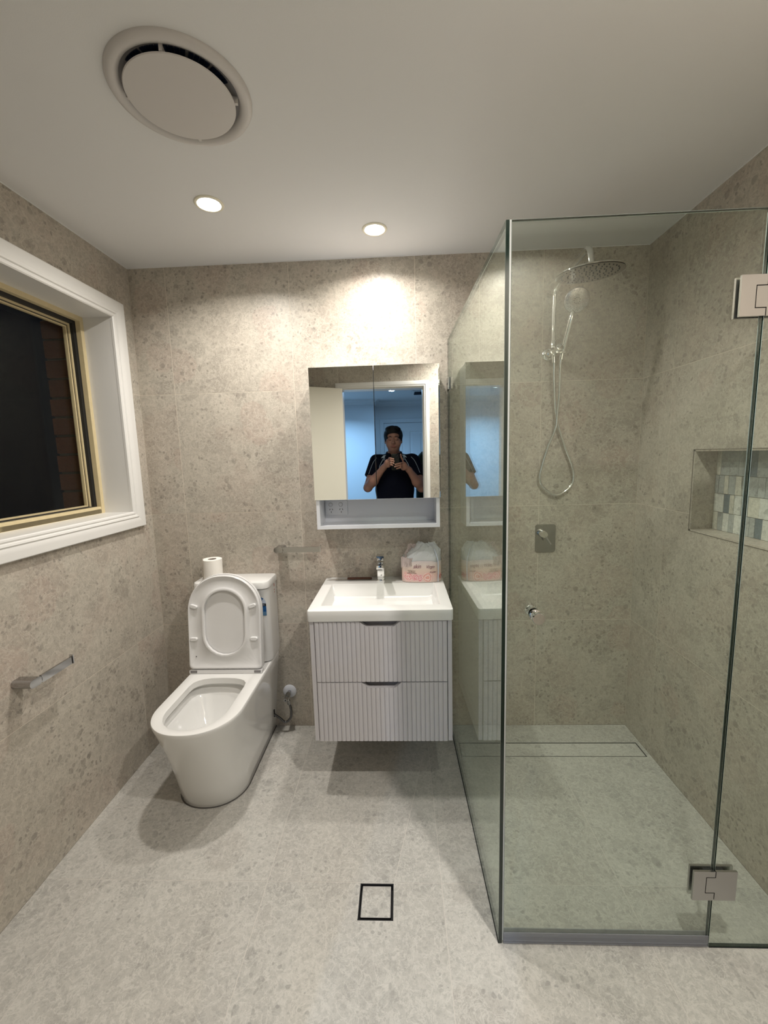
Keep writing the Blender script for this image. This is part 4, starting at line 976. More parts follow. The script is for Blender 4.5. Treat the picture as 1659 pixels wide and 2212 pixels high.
# mixer
t = thing('shower_mixer', 'chrome rectangular shower mixer plate with lever on the shower wall', 'mixer tap', (2.016, 0, 1.02))
bm = NB(); prism(bm, rrect(1.964, .951, 2.064, 1.093, .012), XZ, -.0005, -.006); finish(bm, 'wall_plate', M['plate_grey'], t, True, 30)
bm = NB(); lathe(bm, [(.021, -.006), (.021, -.012), (.019, -.028), (.017, -.052), (.015, -.056), (0, -.0562)], (1.994, 0, 1.050), 'Y', 32, cap=False); finish(bm, 'mixer_body', M['chrome'], t, True, 40)
bm = NB(); cyl(bm, (1.994, -.050, 1.050), (2.022, -.062, 1.002), .0045, .0038, 14); finish(bm, 'lever', M['chrome_dark'], t, True)

# drains
t = thing('channel_drain', 'long tile-insert channel drain across the shower floor', 'drain', (2.0, -.19, 0))
bm = NB(); x0, x1, y0, y1 = CH
for a, b in (((x0, y0), (x1, y0 + .002)), ((x0, y1 - .002), (x1, y1)), ((x0, y0), (x0 + .002, y1)), ((x1 - .002, y0), (x1, y1))): box(bm, (a[0], a[1], -.02), (b[0], b[1], -.0004))
box(bm, (x0, y0, -.03), (x1, y1, -.02)); finish(bm, 'frame', M['steel_blackened'], t)  # frame and base blackened, the gap's shade put into the colour
bm = NB(); cxm, cym = (x0 + x1) / 2, (y0 + y1) / 2
bm2 = NB(); box(bm2, (x0 + .0055 - cxm, y0 + .0055 - cym, -.012), (x0 + .073 - cxm, y1 - .0055 - cym, 0)); o = finish(bm2, 'tile_insert', M['floor_tile'], t); o.matrix_parent_inverse = Matrix.Translation(-t.location); o.location = (cxm, cym, -.0004)
box(bm, (x0 + .0745 - cxm, y0 + .0055 - cym, -.012), (x1 - .0055 - cxm, y1 - .0055 - cym, 0)); o = finish(bm, 'tile_insert', M['floor_tile'], t); o.location = (cxm, cym, -.0004)
bm = NB(); box(bm, (x0 + .073, y0 + .006, -.010), (x0 + .0745, y1 - .006, -.0003)); finish(bm, 'white_grout_line', M['white_board'], t)
t = thing('floor_waste', 'small square tile-insert floor waste with blackened gap lines in front of vanity', 'drain', (1.18, -.909, 0))
bm = NB(); x0, x1, y0, y1 = FW
for th_, mt, zt in ((0, 'steel_blackened', -.0002),):
    for a, b in (((x0, y0), (x1, y0 + .003)), ((x0, y1 - .003), (x1, y1)), ((x0, y0), (x0 + .003, y1)), ((x1 - .003, y0), (x1, y1))): box(bm, (a[0], a[1], -.02), (b[0], b[1], zt))
box(bm, (x0, y0, -.03), (x1, y1, -.02)); finish(bm, 'frame', M['steel_blackened'], t)  # black colour carries the shade of the gap round the insert
bm = NB(); i_ = .0085
for a, b in (((x0 + i_, y0 + i_), (x1 - i_, y0 + i_ + .0015)), ((x0 + i_, y1 - i_ - .0015), (x1 - i_, y1 - i_)), ((x0 + i_, y0 + i_), (x0 + i_ + .0015, y1 - i_)), ((x1 - i_ - .0015, y0 + i_), (x1 - i_, y1 - i_))): box(bm, (a[0], a[1], -.016), (b[0], b[1], -.0004))
finish(bm, 'tray_rim', M['satin'], t)
cxm, cym = (x0 + x1) / 2, (y0 + y1) / 2
bm = NB(); h_ = (x1 - x0) / 2 - i_ - .0017; v_ = (y1 - y0) / 2 - i_ - .0017; box(bm, (-h_, -v_, -.012), (h_, v_, 0)); o = finish(bm, 'tile_insert', M['floor_tile'], t); o.location = (cxm, cym, -.0006)

# ------------------------------------------------------------------ doorway, open door leaf
t = struct(thing('door_1', 'x', 'x', (1.154, -D, 0))); del t['label']; del t['category']
jx0, jx1, jz = DR[0], DR[1], DR[3]
bm = NB(); box(bm, (jx0 - .001, -D - .121, 0), (jx0 + .014, -D + .002, jz)); box(bm, (jx1 - .014, -D - .121, 0), (jx1 + .001, -D + .002, jz)); box(bm, (jx0 + .014, -D - .121, jz - .014), (jx1 - .014, -D + .002, jz)); finish(bm, 'door_jamb', M['white_paint'], t)
def dprof(a, b, name, side):
    bm = NB()
    pr_ = [(0, 0), (0, .010), (.006, .013), (.012, .013), (.016, .017), (.040, .018), (.046, .016), (.046, 0)]
    y_ = (-D + .0003) if side > 0 else (-D - .1203)
    mk = lambda x_, z_, h: Vector((x_, y_ + side * h, z_))
    loft(bm, [[mk(jx1 - .004 + d, 0, h) for d, h in pr_], [mk(jx1 - .004 + d, jz - .004 + d, h) for d, h in pr_], [mk(jx0 + .004 - d, jz - .004 + d, h) for d, h in pr_], [mk(jx0 + .004 - d, 0, h) for d, h in pr_]], True, True, True)
    finish(bm, 'door_architrave', M['white_paint'], t, True, 25)
dprof(0, 0, 'a', 1); dprof(0, 0, 'b', -1)
# leaf hinged at the left jamb, swung into the bathroom
hx, hy_, an = jx0 + .012, -D + .024, math.radians(180 - 31)
dl = thing('bathroom_door', 'cream flush door leaf standing open, seen in the mirror', 'door', (hx, hy_, 0))
bm = NB(); box(bm, (0, -.0175, .012), (.705, .0175, 2.036), .0015, 1); o = finish(bm, 'door_leaf', plain('cream_door_paint', (.80, .76, .66), .4, bump=.05, bscale=50)); o.parent = dl; o.rotation_euler = (0, 0, an)
bm = NB(); cyl(bm, (.645, .0176, 1.0), (.645, .060, 1.0), .009); cyl(bm, (.645, .055, 1.0), (.555, .055, 1.0), .008); lathe(bm, [(.026, .0176), (.026, .024), (.012, .026)], (.645, 0, 1.0), 'Y', 28); o = finish(bm, 'door_handle', M['satin'], None, True); o.parent = dl; o.rotation_euler = (0, 0, an)

# ------------------------------------------------------------------ hall behind the camera
HC, HY0, HX0, HX1 = 2.40, -5.75, -.60, 2.60
yA = -5.40; xA = .879
bm = NB(); box(bm, (HX0, HY0 - .4, -.08), (HX1, -D - .1205, -.0005)); struct(finish(bm, 'floor_hall', M['hall_floor']))
bm = NB(); box(bm, (HX0, HY0 - .4, HC), (HX1, -D - .121, HC + .1)); struct(finish(bm, 'ceiling_hall', M['hall_paint']))
bm = NB(); box(bm, (HX0, HY0 - .3, 0), (xA, yA, HC)); struct(finish(bm, 'wall_hall_left', M['hall_paint']))
bm = NB(); box(bm, (HX0 - .1, yA, 0), (HX0, -D - .121, HC)); struct(finish(bm, 'wall_hall_side', M['hall_paint']))
bm = NB(); box(bm, (HX1, HY0 - .1, 0), (HX1 + .1, -D - .121, HC)); struct(finish(bm, 'wall_hall_right', M['hall_paint']))
dx0_, dx1_, dzt = 1.025, 1.840, 2.032
bm = NB(); us, vs, keep = with_holes(xA, HX1, 0, HC, [(dx0_, dx1_, -1, dzt)]); plate(bm, us, vs, keep, lambda u, v, w: Vector((u, HY0 + w, v)), 0, -.1, back=True); struct(finish(bm, 'wall_hall_back', M['hall_paint']))
bm = NB(); us, vs, keep = with_holes(HX0, HX1, 0, HC, [DR]); plate(bm, us, vs, keep, lambda u, v, w: Vector((u, -D - .1202 + w, v)), 0, -.001, back=True); struct(finish(bm, 'wall_hall_front', M['hall_paint']))
# cove cornice
cp = [(0, 0), (.075, 0), (.070, -.010), (.050, -.018), (.030, -.032), (.018, -.055), (.010, -.078), (0, -.080)]
bm = NB()
loft(bm, [[Vector((HX0, yA + d, HC + h)) for d, h in cp], [Vector((xA + d, yA + d, HC + h)) for d, h in cp], [Vector((xA + d, HY0 + d, HC + h)) for d, h in cp], [Vector((HX1, HY0 + d, HC + h)) for d, h in cp]], True, True, True)
struct(finish(bm, 'trim_3', M['hall_paint'], None, True, 40))
t = thing('hall_door', 'pale blue-grey panelled door across the hall, seen in the mirror', 'door', ((dx0_ + dx1_) / 2, HY0, 0))
def panel_door():
    x0, x1 = dx0_ + .003, dx1_ - .003; y = HY0 - .012; bm = NB(); mid = (x0 + x1) / 2
    pans = [(x0 + .12, mid - .048, 1.06, 1.88), (mid + .048, x1 - .12, 1.06, 1.88), (x0 + .12, mid - .048, .22, .90), (mid + .048, x1 - .12, .22, .90)]
    us, vs, keep = with_holes(x0, x1, .005, dzt - .004, pans); plate(bm, us, vs, keep, lambda u, v, w: Vector((u, y + w, v)), 0, -.012)
    box(bm, (x0, y - .035, .005), (x1, y - .012, dzt - .004)); leaf = finish(bm, 'door_leaf', M['hall_paint'], t)
    for a, b, c, d in pans:
        bm = NB(); R = []
        for ins, h in ((0, -.001), (.012, -.010), (.030, -.011), (.045, -.003), (.05, -.003)): R.append([Vector((u, y + h, v)) for u, v in ((a + ins, c + ins), (b - ins, c + ins), (b - ins, d - ins), (a + ins, d - ins))])
        loft(bm, R, True, False, True); finish(bm, 'door_panel', M['hall_paint'], leaf)
    bm = NB(); pr_ = [(0, 0), (0, .010), (.008, .014), (.02, .014), (.026, .019), (.062, .020), (.068, .017), (.068, 0)]
    mk = lambda x_, z_, h: Vector((x_, HY0 + .0002 + h, z_))
    loft(bm, [[mk(dx1_ + d, 0, h) for d, h in pr_], [mk(dx1_ + d, dzt + d, h) for d, h in pr_], [mk(dx0_ - d, dzt + d, h) for d, h in pr_], [mk(dx0_ - d, 0, h) for d, h in pr_]], True, True, True)
    finish(bm, 'door_architrave', M['hall_paint'], t, True, 25)
    bm = NB(); lathe(bm, [(.026, 0), (.026, .006), (.012, .008), (.012, .03), (.026, .036), (.028, .05), (.02, .06), (0, .062)], (x1 - .06, y, 1.0), 'Y', 28); finish(bm, 'door_knob', M['satin'], leaf, True)
panel_door()
downlight(1.199, -4.474, HC, 'small glowing downlight in the hall ceiling, seen in the mirror', HALL_W * .25, HALL_COL, M['lamp_hall'], 'hall ceiling downlights', .05, 170)
downlight(.20, -4.45, HC, 'unseen downlight added in the hall ceiling to brighten the hall walls', HALL_W, HALL_COL, M['lamp_hall'], 'hall ceiling downlights', .05, 145)  # added lamp with no visible source, lifts the hall walls
t = thing('ceiling_vent', 'dark square louvred vent in the hall ceiling, seen in the mirror', 'vent', (1.68, -4.75, HC))
bm = NB(); box(bm, (1.50, -4.93, HC - .012), (1.86, -4.57, HC), .003); finish(bm, 'vent_frame', M['hall_paint'], t)
bm = NB(); box(bm, (1.535, -4.895, HC - .0135), (1.825, -4.605, HC - .012)); finish(bm, 'vent_throat', plain('vent_dark', (.05, .06, .08), .7), t)
for k in range(9):
    bm = NB(); yv = -4.88 + k * .0315; prism(bm, [(yv, HC - .0136), (yv + .004, HC - .0136), (yv + .016, HC - .022), (yv + .012, HC - .022)], lambda u, v, w: Vector((w, u, v)), 1.538, 1.822); finish(bm, 'louvre', plain('vent_slat', (.12, .14, .17), .6) if k == 0 else bpy.data.materials['vent_slat'], t)

# ------------------------------------------------------------------ the photographer, seen in the mirror
class SDF:
    def __init__(s, lo, hi, h):
        s.lo = np.array(lo, float); s.h = h; s.n = np.ceil((np.array(hi) - s.lo) / h).astype(int) + 1
        s.F = np.full(s.n, 1.0, np.float32)
    def sub(s, a, b):
        i0 = np.clip(np.floor((np.minimum(a, b) - s.lo) / s.h).astype(int), 0, s.n - 1); i1 = np.clip(np.ceil((np.maximum(a, b) - s.lo) / s.h).astype(int) + 1, 1, s.n)
        ax = [s.lo[k] + s.h * np.arange(i0[k], i1[k]) for k in range(3)]
        X, Y, Z = np.meshgrid(*ax, indexing='ij'); return tuple(slice(i0[k], i1[k]) for k in range(3)), X, Y, Z
    def put(s, sl, d, k, mode='u'):
        A = s.F[sl]
        if mode == 'u':
            h = np.clip(.5 + .5 * (A - d) / k, 0, 1); s.F[sl] = A * (1 - h) + d * h - k * h * (1 - h)
        elif mode == 's':
            h = np.clip(.5 - .5 * (A + d) / k, 0, 1); s.F[sl] = A * (1 - h) - d * h + k * h * (1 - h)
        elif mode == 'i':
            h = np.clip(.5 - .5 * (A - d) / k, 0, 1); s.F[sl] = A * (1 - h) + d * h + k * h * (1 - h)
    def cap(s, p, q, r0, r1=None, k=.02, mode='u', sy=1.0, pad=.03):
        r1 = r0 if r1 is None else r1; p = np.array(p, float); q = np.array(q, float); m_ = max(r0, r1) + k + pad
        sl, X, Y, Z = s.sub(np.minimum(p, q) - m_, np.maximum(p, q) + m_)
        d = q - p; L2 = max(d @ d, 1e-9); t = np.clip(((X - p[0]) * d[0] + (Y - p[1]) * d[1] + (Z - p[2]) * d[2]) / L2, 0, 1)
        D_ = np.sqrt((X - p[0] - t * d[0]) ** 2 + ((Y - p[1] - t * d[1]) / sy) ** 2 + (Z - p[2] - t * d[2]) ** 2) - (r0 + (r1 - r0) * t)
        s.put(sl, D_, k, mode)
    def ell(s, c, r, k=.02, mode='u', rot=None, pad=.03):
        c = np.array(c, float); r = np.array(r, float); m_ = r.max() + k + pad
        sl, X, Y, Z = s.sub(c - m_, c + m_); X, Y, Z = X - c[0], Y - c[1], Z - c[2]
        if rot is not None:
            R_ = np.array(Matrix.Rotation(rot[1], 3, rot[0])); X, Y, Z = [R_[0][j] * X + R_[1][j] * Y + R_[2][j] * Z for j in range(3)]
        k0 = np.sqrt((X / r[0]) ** 2 + (Y / r[1]) ** 2 + (Z / r[2]) ** 2); k1 = np.sqrt((X / r[0] ** 2) ** 2 + (Y / r[1] ** 2) ** 2 + (Z / r[2] ** 2) ** 2)
        s.put(sl, k0 * (k0 - 1) / np.maximum(k1, 1e-6), k, mode)
    def mesh(s, name, mat, parent):
        F = s.F; neg = F < 0; n = np.array(F.shape) - 1
        cor = [(i, j, k) for i in (0, 1) for j in (0, 1) for k in (0, 1)]
        cnt = np.zeros(n, np.int8)
        for c in cor: cnt += neg[c[0]:c[0] + n[0], c[1]:c[1] + n[1], c[2]:c[2] + n[2]]
        act = np.argwhere((cnt > 0) & (cnt < 8)); idx = np.full(n, -1, np.int64); idx[tuple(act.T)] = np.arange(len(act))
        acc = np.zeros((len(act), 3)); w = np.zeros(len(act)); V = {c: F[act[:, 0] + c[0], act[:, 1] + c[1], act[:, 2] + c[2]].astype(float) for c in cor}
        for a in cor:
            for ax in range(3):
                if a[ax] == 1: continue
                b = tuple(1 if q == ax else a[q] for q in range(3)); va, vb = V[a], V[b]; m_ = (va < 0) != (vb < 0)
                t = np.where(m_, va / np.where(va == vb, 1, va - vb), 0); pt = np.tile(np.array(a, float), (len(act), 1)); pt[:, ax] += t
                acc[m_] += pt[m_]; w[m_] += 1
        P = s.lo + s.h * (act + acc / w[:, None]); quads = []
        for ax in range(3):
            o1, o2 = [(1, 2), (2, 0), (0, 1)][ax]
            A = neg[tuple(slice(0, -1) if q == ax else slice(1, -1) for q in range(3))]; B = neg[tuple(slice(1, None) if q == ax else slice(1, -1) for q in range(3))]
            e_ = np.argwhere(A != B); off = np.array([0 if q == ax else 1 for q in range(3)]); e_ = e_ + off
            fl_ = F[tuple(e_.T)] < 0; d1 = np.zeros(3, int); d1[o1] = 1; d2 = np.zeros(3, int); d2[o2] = 1
            c0, c1, c2, c3 = [idx[tuple((e_ - q).T)] for q in (0 * d1, d1, d1 + d2, d2)]
            qd = np.stack([c0, c1, c2, c3], 1); qd[~fl_] = qd[~fl_][:, ::-1]; quads.append(qd)
        Q = np.concatenate(quads); Q = Q[(Q >= 0).all(1)]
        me = bpy.data.meshes.new(name); me.vertices.add(len(P)); me.vertices.foreach_set('co', P.astype(np.float32).ravel())
        me.loops.add(len(Q) * 4); me.loops.foreach_set('vertex_index', Q.astype(np.int32).ravel()); me.polygons.add(len(Q)); me.polygons.foreach_set('loop_start', np.arange(0, len(Q) * 4, 4, dtype=np.int32))
        me.polygons.foreach_set('use_smooth', np.ones(len(Q), bool)); me.update(calc_edges=True); me.validate(); me.materials.append(mat)
        return link(name, me, parent)
PX, PY = 1.236, -2.42
pr_ = thing('person', 'black-haired person in a navy polo shirt photographing with a phone, reflected in mirror', 'person', (PX, PY, 0))
HCx, HCy, HCz = 1.234, -2.375, 1.612      # head centre
shL, shR = (PX - .175, PY - .015, 1.405), (PX + .185, PY - .015, 1.400)
elL, elR = (.972, -2.315, 1.150), (1.500, -2.310, 1.135)
wrL, wrR = (1.136, -2.190, 1.345), (1.378, -2.190, 1.318)
paL, paR = (1.178, -2.150, 1.392), (1.330, -2.150, 1.362)
def arms(s, gr=0.0, upto=1.0):
    for sh, el in ((shL, elL), (shR, elR)):
        e_ = tuple(sh[i] + (el[i] - sh[i]) * upto for i in range(3)); s.cap(sh, e_, .056 + gr, .056 + gr - (.014 if upto == 1 else .002) * upto, .03)
def torso(s, gr=0.0):
    s.ell((PX, PY - .01, 1.30), (.190 + gr, .118 + gr, .17), .05); s.ell((PX, PY - .005, 1.12), (.185 + gr, .125 + gr, .20), .06); s.ell((PX, PY - .01, .97), (.178 + gr, .122 + gr, .15), .05)
    s.cap((PX - .14, PY - .015, 1.405), (PX + .15, PY - .015, 1.40), .052 + gr, .052 + gr, .05)
    s.cap((PX, PY - .02, 1.42), (PX, PY - .012, 1.47), .066 + gr * .3, .060 + gr * .3, .045)
B = SDF((.88, -2.62, -.02), (1.60, -2.09, 1.76), .0052)
torso(B); arms(B)
for hx_, kx_, fx_ in ((PX - .09, PX - .10, PX - .10), (PX + .09, PX + .10, PX + .10)):
    B.cap((hx_, PY - .01, .93), (kx_, PY, .50), .083, .056, .03); B.cap((kx_, PY, .50), (fx_, PY - .01, .09), .054, .038, .02); B.cap((fx_, PY - .03, .045), (fx_, PY + .14, .035), .036, .030, .02)
for el, wr_, pa in ((elL, wrL, paL), (elR, wrR, paR)):
    B.cap(el, tuple(el[i] + (wr_[i] - el[i]) * .35 for i in range(3)), .041, .046, .015); B.cap(tuple(el[i] + (wr_[i] - el[i]) * .35 for i in range(3)), wr_, .046, .027, .03)
    B.cap(wr_, pa, .026, .027, .02)
B.cap((PX, PY - .012, 1.44), (HCx, HCy - .025, HCz - .06), .056, .053, .025)
# head
B.ell((HCx, HCy - .012, HCz + .030), (.076, .096, .090), .02); B.ell((HCx, HCy + .010, HCz - .035), (.068, .078, .088), .03); B.ell((HCx, HCy + .028, HCz - .085), (.042, .046, .036), .03)
for q in (-1, 1):
    B.ell((HCx + q * .042, HCy + .050, HCz - .040), (.030, .030, .034), .025)          # cheeks
    B.ell((HCx + q * .030, HCy + .098, HCz + .004), (.018, .012, .011), .010, 's')     # eye sockets
    B.ell((HCx + q * .031, HCy + .081, HCz + .002), (.0145, .0120, .0105), .003)       # closed lids over the eyes
    B.ell((HCx + q * .030, HCy + .083, HCz + .022), (.017, .009, .006), .010)          # brow ridge
    B.ell((HCx + q * .079, HCy - .012, HCz - .008), (.010, .020, .032), .008); B.ell((HCx + q * .086, HCy - .006, HCz - .006), (.005, .010, .018), .004, 's')
    B.ell((HCx + q * .013, HCy + .097, HCz - .036), (.009, .010, .007), .006)          # nostril wings
    B.ell((HCx + q * .006, HCy + .104, HCz - .043), (.0032, .005, .0026), .002, 's')
B.cap((HCx, HCy + .087, HCz + .012), (HCx, HCy + .104, HCz - .030), .007, .0105, .012); B.ell((HCx, HCy + .106, HCz - .033), (.010, .009, .008), .006)
B.ell((HCx, HCy + .086, HCz - .066), (.026, .014, .012), .012); B.ell((HCx, HCy + .102, HCz - .0655), (.020, .005, .0014), .003, 's')
# hands around the phone
phx0, phx1, phz0, phz1, phy0, phy1 = 1.214, 1.292, 1.322, 1.474, -2.1205, -2.1125
for pa, s_ in ((paL, 1), (paR, -1)):
    B.ell((pa[0] + s_ * .004, pa[1], pa[2] - .006), (.034, .020, .040), .015)
fr = .0082
def finger(pts, r=fr, k=.004):
    for a, b in zip(pts, pts[1:]): B.cap(a, b, r, r * .95, k, pad=.012)
fy_ = phy1 + fr + .001
for i_, zf in enumerate((1.4300, 1.4100, 1.3905, 1.3715)):          # his left-side hand: four fingers curl over the phone's edge
    L_ = (.040, .044, .040, .030)[i_]
    finger([(paL[0] + .004, -2.148, paL[2] + .020 - i_ * .016), (phx0 - .018, -2.128, zf + .006), (phx0 - .006, fy_ - .001, zf + .003), (phx0 + L_ - .018, fy_, zf - .004)], fr - (.0008 if i_ == 3 else 0))
finger([(paL[0] + .005, -2.160, 1.385), (1.205, -2.150, 1.372), (1.232, -2.134, 1.372)], .0095)
finger([(paR[0] - .004, -2.146, 1.392), (1.318, -2.132, 1.415), (1.306, -2.123, 1.440), (1.3025, -2.1205, 1.466)], .0080)     # extended index finger
for i_, zf in enumerate((1.3820, 1.3610, 1.3420)):
    x1 = (1.250, 1.243, 1.262)[i_]; finger([(paR[0], -2.145, paR[2] + .008 - i_ * .016), (1.314, -2.124, zf + .006), (1.298, fy_ - .001, zf + .004), (x1, fy_, zf - .006)], fr - (.0008 if i_ == 2 else 0))
finger([(paR[0] - .002, -2.162, 1.352), (1.306, -2.152, 1.345), (1.274, -2.136, 1.350)], .0095)
body = B.mesh('body', M['skin'], pr_)
# polo shirt
G = SDF((.90, -2.62, .78), (1.59, -2.20, 1.52), .0055); torso(G, .012)
G2 = SDF((.90, -2.62, .78), (1.59, -2.20, 1.52), .0055); arms(G2, .016, .62)
# cut sleeves with planes across the upper arm and the hem, open the neck
sl, X, Y, Z = G.sub(np.array((.0, -3., .0)), np.array((3., 0, 3.)))
for sh, el in ((shL, elL), (shR, elR)):
    a = np.array(sh); d = np.array(el) - a; L_ = np.linalg.norm(d); d /= L_; t_ = (X - a[0]) * d[0] + (Y - a[1]) * d[1] + (Z - a[2]) * d[2]
    far = np.where(np.sign(X - PX) == np.sign(a[0] - PX), t_ - L_ * .60, -1.0)
    G2.F[sl] = np.maximum(G2.F[sl], far)
h_ = np.clip(.5 + .5 * (G.F[sl] - G2.F[sl]) / .03, 0, 1); G.F[sl] = G.F[sl] * (1 - h_) + G2.F[sl] * h_ - .03 * h_ * (1 - h_)
G.F[sl] = np.maximum(G.F[sl], .855 - Z); G.F[sl] = np.maximum(G.F[sl], Z - 1.475)
G.cap((PX, PY - .01, 1.44), (PX, PY - .005, 1.60), .064, .068, .004, 's'); G.ell((PX, PY + .075, 1.435), (.030, .05, .045), .01, 's')
shirt = G.mesh('polo_shirt', M['navy'], pr_)
# collar: folded band round the neck
bm = NB(); R_ = []
for k in range(37):
    a = PI / 2 + .42 + (2 * PI - .84) * k / 36; c_, s_ = math.cos(a), math.sin(a); fr_ = max(0, s_)
    R_.append([Vector((PX + (r_ + .02 * fr_ * (r_ > .07)) * c_, PY - .008 + (r_ + .012 * fr_) * s_ * .98, z_ - .022 * fr_)) for r_, z_ in ((.064, 1.462), (.066, 1.492), (.071, 1.500), (.077, 1.494), (.092, 1.452), (.089, 1.450))])
loft(bm, R_, False); o = finish(bm, 'collar', M['navy'], shirt, True, 60); o.modifiers.new('s', 'SOLIDIFY').thickness = .003
# piping laid on the shirt
bvh = BVHTree.FromPolygons([v.co for v in shirt.data.vertices], [p.vertices for p in shirt.data.polygons])
def onshirt(x, z, off=.001):
    h = bvh.ray_cast(Vector((x, -1.5, z)), Vector((0, -1, 0)))
    return (h[0] + h[1].normalized() * off) if h[0] else None
def strip(name, pts, w_):
    P = [p for p in (onshirt(x, z) for x, z in pts) if p]
    if len(P) > 2:
        bm = NB(); tube(bm, P, w_, 6); finish(bm, name, M['piping'], shirt, True)
for s_ in (-1, 1):
    c_ = lambda pts: [(PX + s_ * a, b) for a, b in [(p.x, p.y) for p in spline([(x_, y_, 0) for x_, y_ in pts], 8)]]
    strip('piping', c_([(.082, 1.462), (.098, 1.440), (.118, 1.405), (.140, 1.365), (.146, 1.340)]), .0026)
    strip('piping', c_([(.082, 1.462), (.094, 1.450), (.090, 1.430), (.102, 1.412)]), .0020)
    strip('sleeve_piping', c_([(.170, 1.440), (.200, 1.405), (.226, 1.350), (.250, 1.285)]), .0018)
for s_ in (-1, 1):
    bm = NB(); g_ = [[onshirt(PX + s_ * (.078 + .008 * i_ + .026 * q), 1.466 - .009 * i_ - .004 * q) for q in (0, .5, 1)] for i_ in range(4)]
    if all(p for r in g_ for p in r): loft(bm, g_, False); finish(bm, 'shoulder_insert', M['piping'], shirt)
    else: bm.free()
for z_ in (1.405, 1.365):
    p = onshirt(PX + .004, z_, .0005)
    if p: bm = NB(); lathe(bm, [(.005, 0), (.005, .002), (0, .0025)], p, 'Y', 12, cap=False); finish(bm, 'button', M['navy'], shirt, True)
# trousers, shoes
T = SDF((1.02, -2.60, .05), (1.46, -2.26, 1.02), .0075); T.ell((PX, PY - .01, .95), (.186, .130, .12), .04)
for q in (-1, 1): T.cap((PX + q * .09, PY - .01, .93), (PX + q * .10, PY, .50), .094, .074, .03); T.cap((PX + q * .10, PY, .50), (PX + q * .10, PY - .01, .10), .074, .064, .02)
T.mesh('trousers', M['trousers'], pr_)
for q in (-1, 1):
    bm = NB(); fx_ = PX + q * .10
    loft(bm, [[Vector((fx_ + w_ * math.cos(a), y_, max(.001, zc_ + h_ * math.sin(a)))) for a in [2 * PI * k / 20 for k in range(20)]] for y_, w_, h_, zc_ in ((-2.530, .022, .030, .035), (-2.515, .037, .048, .045), (-2.46, .043, .060, .05), (-2.38, .046, .050, .04), (-2.30, .050, .042, .035), (-2.24, .044, .034, .028), (-2.215, .022, .020, .018))], True, True, True)
    finish(bm, 'shoe', M['shoe'], pr_, True)
# hair
Hh = SDF((HCx - .13, HCy - .16, HCz - .10), (HCx + .13, HCy + .14, HCz + .16), .0042)
Hh.ell((HCx, HCy - .018, HCz + .042), (.094, .108, .092), .02); Hh.ell((HCx, HCy - .045, HCz - .01), (.084, .075, .075), .02)
rn = random.Random(4)
for k in range(26):
    a = rn.uniform(.75, PI - .75); b = rn.uniform(.2, 1.2); c_ = (HCx + .088 * math.cos(a), HCy + .070 * math.cos(b) , HCz + .040 + .088 * math.sin(a) * (.75 + .25 * math.sin(b)))
    Hh.ell(c_, (.016, .030, .009), .012, rot=('Y', -(a - PI / 2) * .8))
Hh.ell((HCx - .010, HCy + .050, HCz + .090), (.058, .042, .030), .02)
for q in (-1, 1): Hh.cap((HCx + q * .080, HCy + .010, HCz + .04), (HCx + q * .078, HCy + .012, HCz - .012), .010, .006, .01)
Hh.ell((HCx + .004, HCy + .115, HCz - .03), (.070, .085, .088), .006, 's'); Hh.cap((HCx - .046, HCy + .115, HCz + .035), (HCx + .052, HCy + .115, HCz + .038), .028, .028, .008, 's', sy=2.2); Hh.ell((HCx, HCy + .02, HCz - .115), (.10, .10, .075), .01, 's')
Hh.mesh('hair', M['hair'], pr_)
bv2 = BVHTree.FromPolygons([v.co for v in body.data.vertices], [p.vertices for p in body.data.polygons])
def onbody(x, z, off=.0008):
    h = bv2.ray_cast(Vector((x, -2.20, z)), Vector((0, -1, 0))); return h[0] + h[1].normalized() * off if h[0] else None
def facial(name, pts, rs, mat):
    P = [onbody(HCx + x, HCz + z) for x, z in pts]
    if all(P): bm = NB(); tube(bm, P, rs, 8); finish(bm, name, mat, pr_, True)
for q in (-1, 1):
    facial('eyebrow', [(q * a, b) for a, b in ((.014, .021), (.022, .0245), (.032, .0255), (.042, .023), (.048, .019))], [.0022, .0034, .0034, .0026, .0012], M['hair'])
    facial('eyelashes', [(q * a, b) for a, b in ((.019, -.0045), (.025, -.0070), (.032, -.0078), (.039, -.0062), (.044, -.0030))], [.0010, .0014, .0015, .0013, .0008], M['hair'])
facial('lips', [(a, b) for a, b in ((-.021, -.0660), (-.012, -.0630), (0, -.0640), (.012, -.0630), (.021, -.0660))], [.0012, .0030, .0034, .0030, .0012], M['lips'])
facial('lips', [(a, b) for a, b in ((-.019, -.0670), (-.010, -.0712), (0, -.0722), (.010, -.0712), (.019, -.0670))], [.0012, .0034, .0038, .0034, .0012], M['lips'])
for (x_, z_) in ((phx0 + .020, 1.4255), (phx0 + .024, 1.4055), (phx0 + .020, 1.386), (1.252, 1.3755), (1.246, 1.3545), (1.3025, 1.4685)):
    h = bv2.ray_cast(Vector((x_, -2.05, z_)), Vector((0, -1, 0)))
    if h[0]:
        bm = NB(); lathe(bm, [(.0042, 0), (.0040, .0006), (0, .0010)], h[0] - Vector((0, .0004, 0)), 'Y', 12, cap=False); finish(bm, 'fingernail', M['nail'], pr_, True)
bm = NB(); lathe(bm, [(.0092, -.0022), (.0098, -.0018), (.0098, .0018), (.0092, .0022)], (phx0 - .006, fy_ - .001, 1.394), 'X', 20, cap=False); finish(bm, 'ring', M['chrome'], pr_, True)
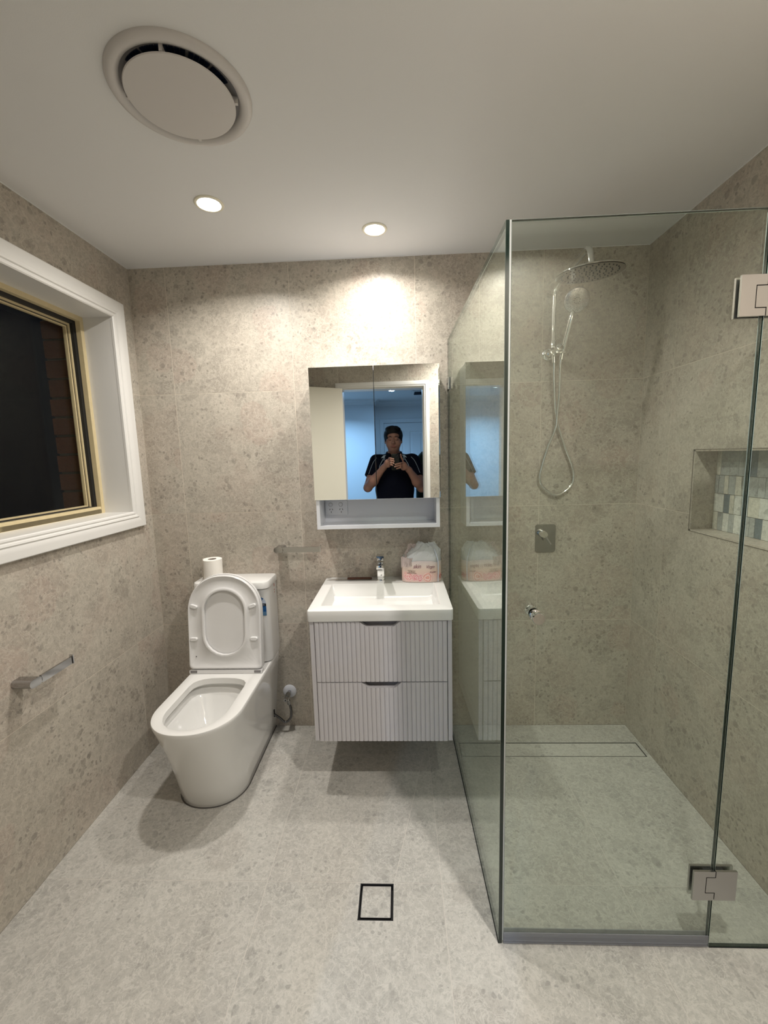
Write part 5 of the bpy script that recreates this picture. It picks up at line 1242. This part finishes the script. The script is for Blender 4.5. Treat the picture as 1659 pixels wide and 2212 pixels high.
# phone, held in both hands
ph = thing('phone', 'dark phone in a black case held up in both hands, reflected in mirror', 'phone', ((phx0 + phx1) / 2, phy0, phz0))
bm = NB(); loft(bm, [[Vector((u, y_, v)) for u, v in rrect(phx0 + i_, phz0 + i_, phx1 - i_, phz1 - i_, .011, 6)] for i_, y_ in ((.002, phy0), (0, phy0 + .002), (0, phy1 - .002), (.002, phy1))], True, True, True); finish(bm, 'phone_case', M['phone'], ph, True, 40)
bm = NB(); prism(bm, rrect(phx0 + .004, phz0 + .004, phx1 - .004, phz1 - .004, .009), XZ, phy0 - .0002, phy0 - .0006); finish(bm, 'screen', M['screen'], ph)
bm = NB(); prism(bm, rrect(phx1 - .036, phz1 - .040, phx1 - .004, phz1 - .006, .008), XZ, phy1, phy1 + .0015); cb_ = finish(bm, 'camera_bump', M['phone'], ph)
for x_, z_ in ((phx1 - .013, phz1 - .015), (phx1 - .027, phz1 - .023), (phx1 - .013, phz1 - .031)):
    bm = NB(); lathe(bm, [(.0065, 0), (.0065, .0018), (.0055, .0020), (.0052, .0014), (0, .0014)], (x_, phy1 + .0015, z_), 'Y', 24, cap=False); finish(bm, 'camera_lens', M['lens'], cb_, True)
# dark green bag hanging on the hall wall
bgx, bgy = 1.735, -2.95
bm = NB(); box(bm, (1.90, -3.30, 0), (2.0, -2.60, HC)); struct(finish(bm, 'wall_hall_nib', M['hall_paint']))
t = thing('garment_bag', 'tall dark green padded bag hanging behind the person, seen at the mirror edge', 'bag', (bgx, bgy, .35))
bm = NB(); bgx = 1.675
def bring(hx_, hy2, z): return [Vector((bgx + hx_ * math.copysign(abs(math.cos(a)) ** .6, math.cos(a)), bgy + hy2 * math.copysign(abs(math.sin(a)) ** .7, math.sin(a)), z)) for a in [2 * PI * k / 32 for k in range(32)]]
loft(bm, [bring(.13, .07, .40), bring(.19, .10, .42), bring(.205, .12, .75), bring(.205, .12, 1.20), bring(.20, .115, 1.38), bring(.185, .105, 1.44), bring(.14, .075, 1.49), bring(.08, .04, 1.51)], True, True, True); o = finish(bm, 'bag_body', M['bag_green'], t, True, 50)
bm = NB(); tube(bm, spline([(bgx - .07, bgy, 1.50), (bgx - .05, bgy, 1.54), (bgx, bgy, 1.555), (bgx + .05, bgy, 1.54), (bgx + .07, bgy, 1.50)], 6), .010, 10); finish(bm, 'carry_handle', M['rubber'], t, True)
bm = NB(); tube(bm, bring(.207, .122, 1.36) + [bring(.207, .122, 1.36)[0]], .004, 6); finish(bm, 'zip_seam', M['rubber'], o)
bm = NB(); cyl(bm, (1.8999, bgy, 1.558), (bgx, bgy, 1.558), .006); lathe(bm, [(.02, 0), (.02, -.006)], (1.8999, bgy, 1.558), 'X', 20); finish(bm, 'wall_hook', M['satin'], t, True)
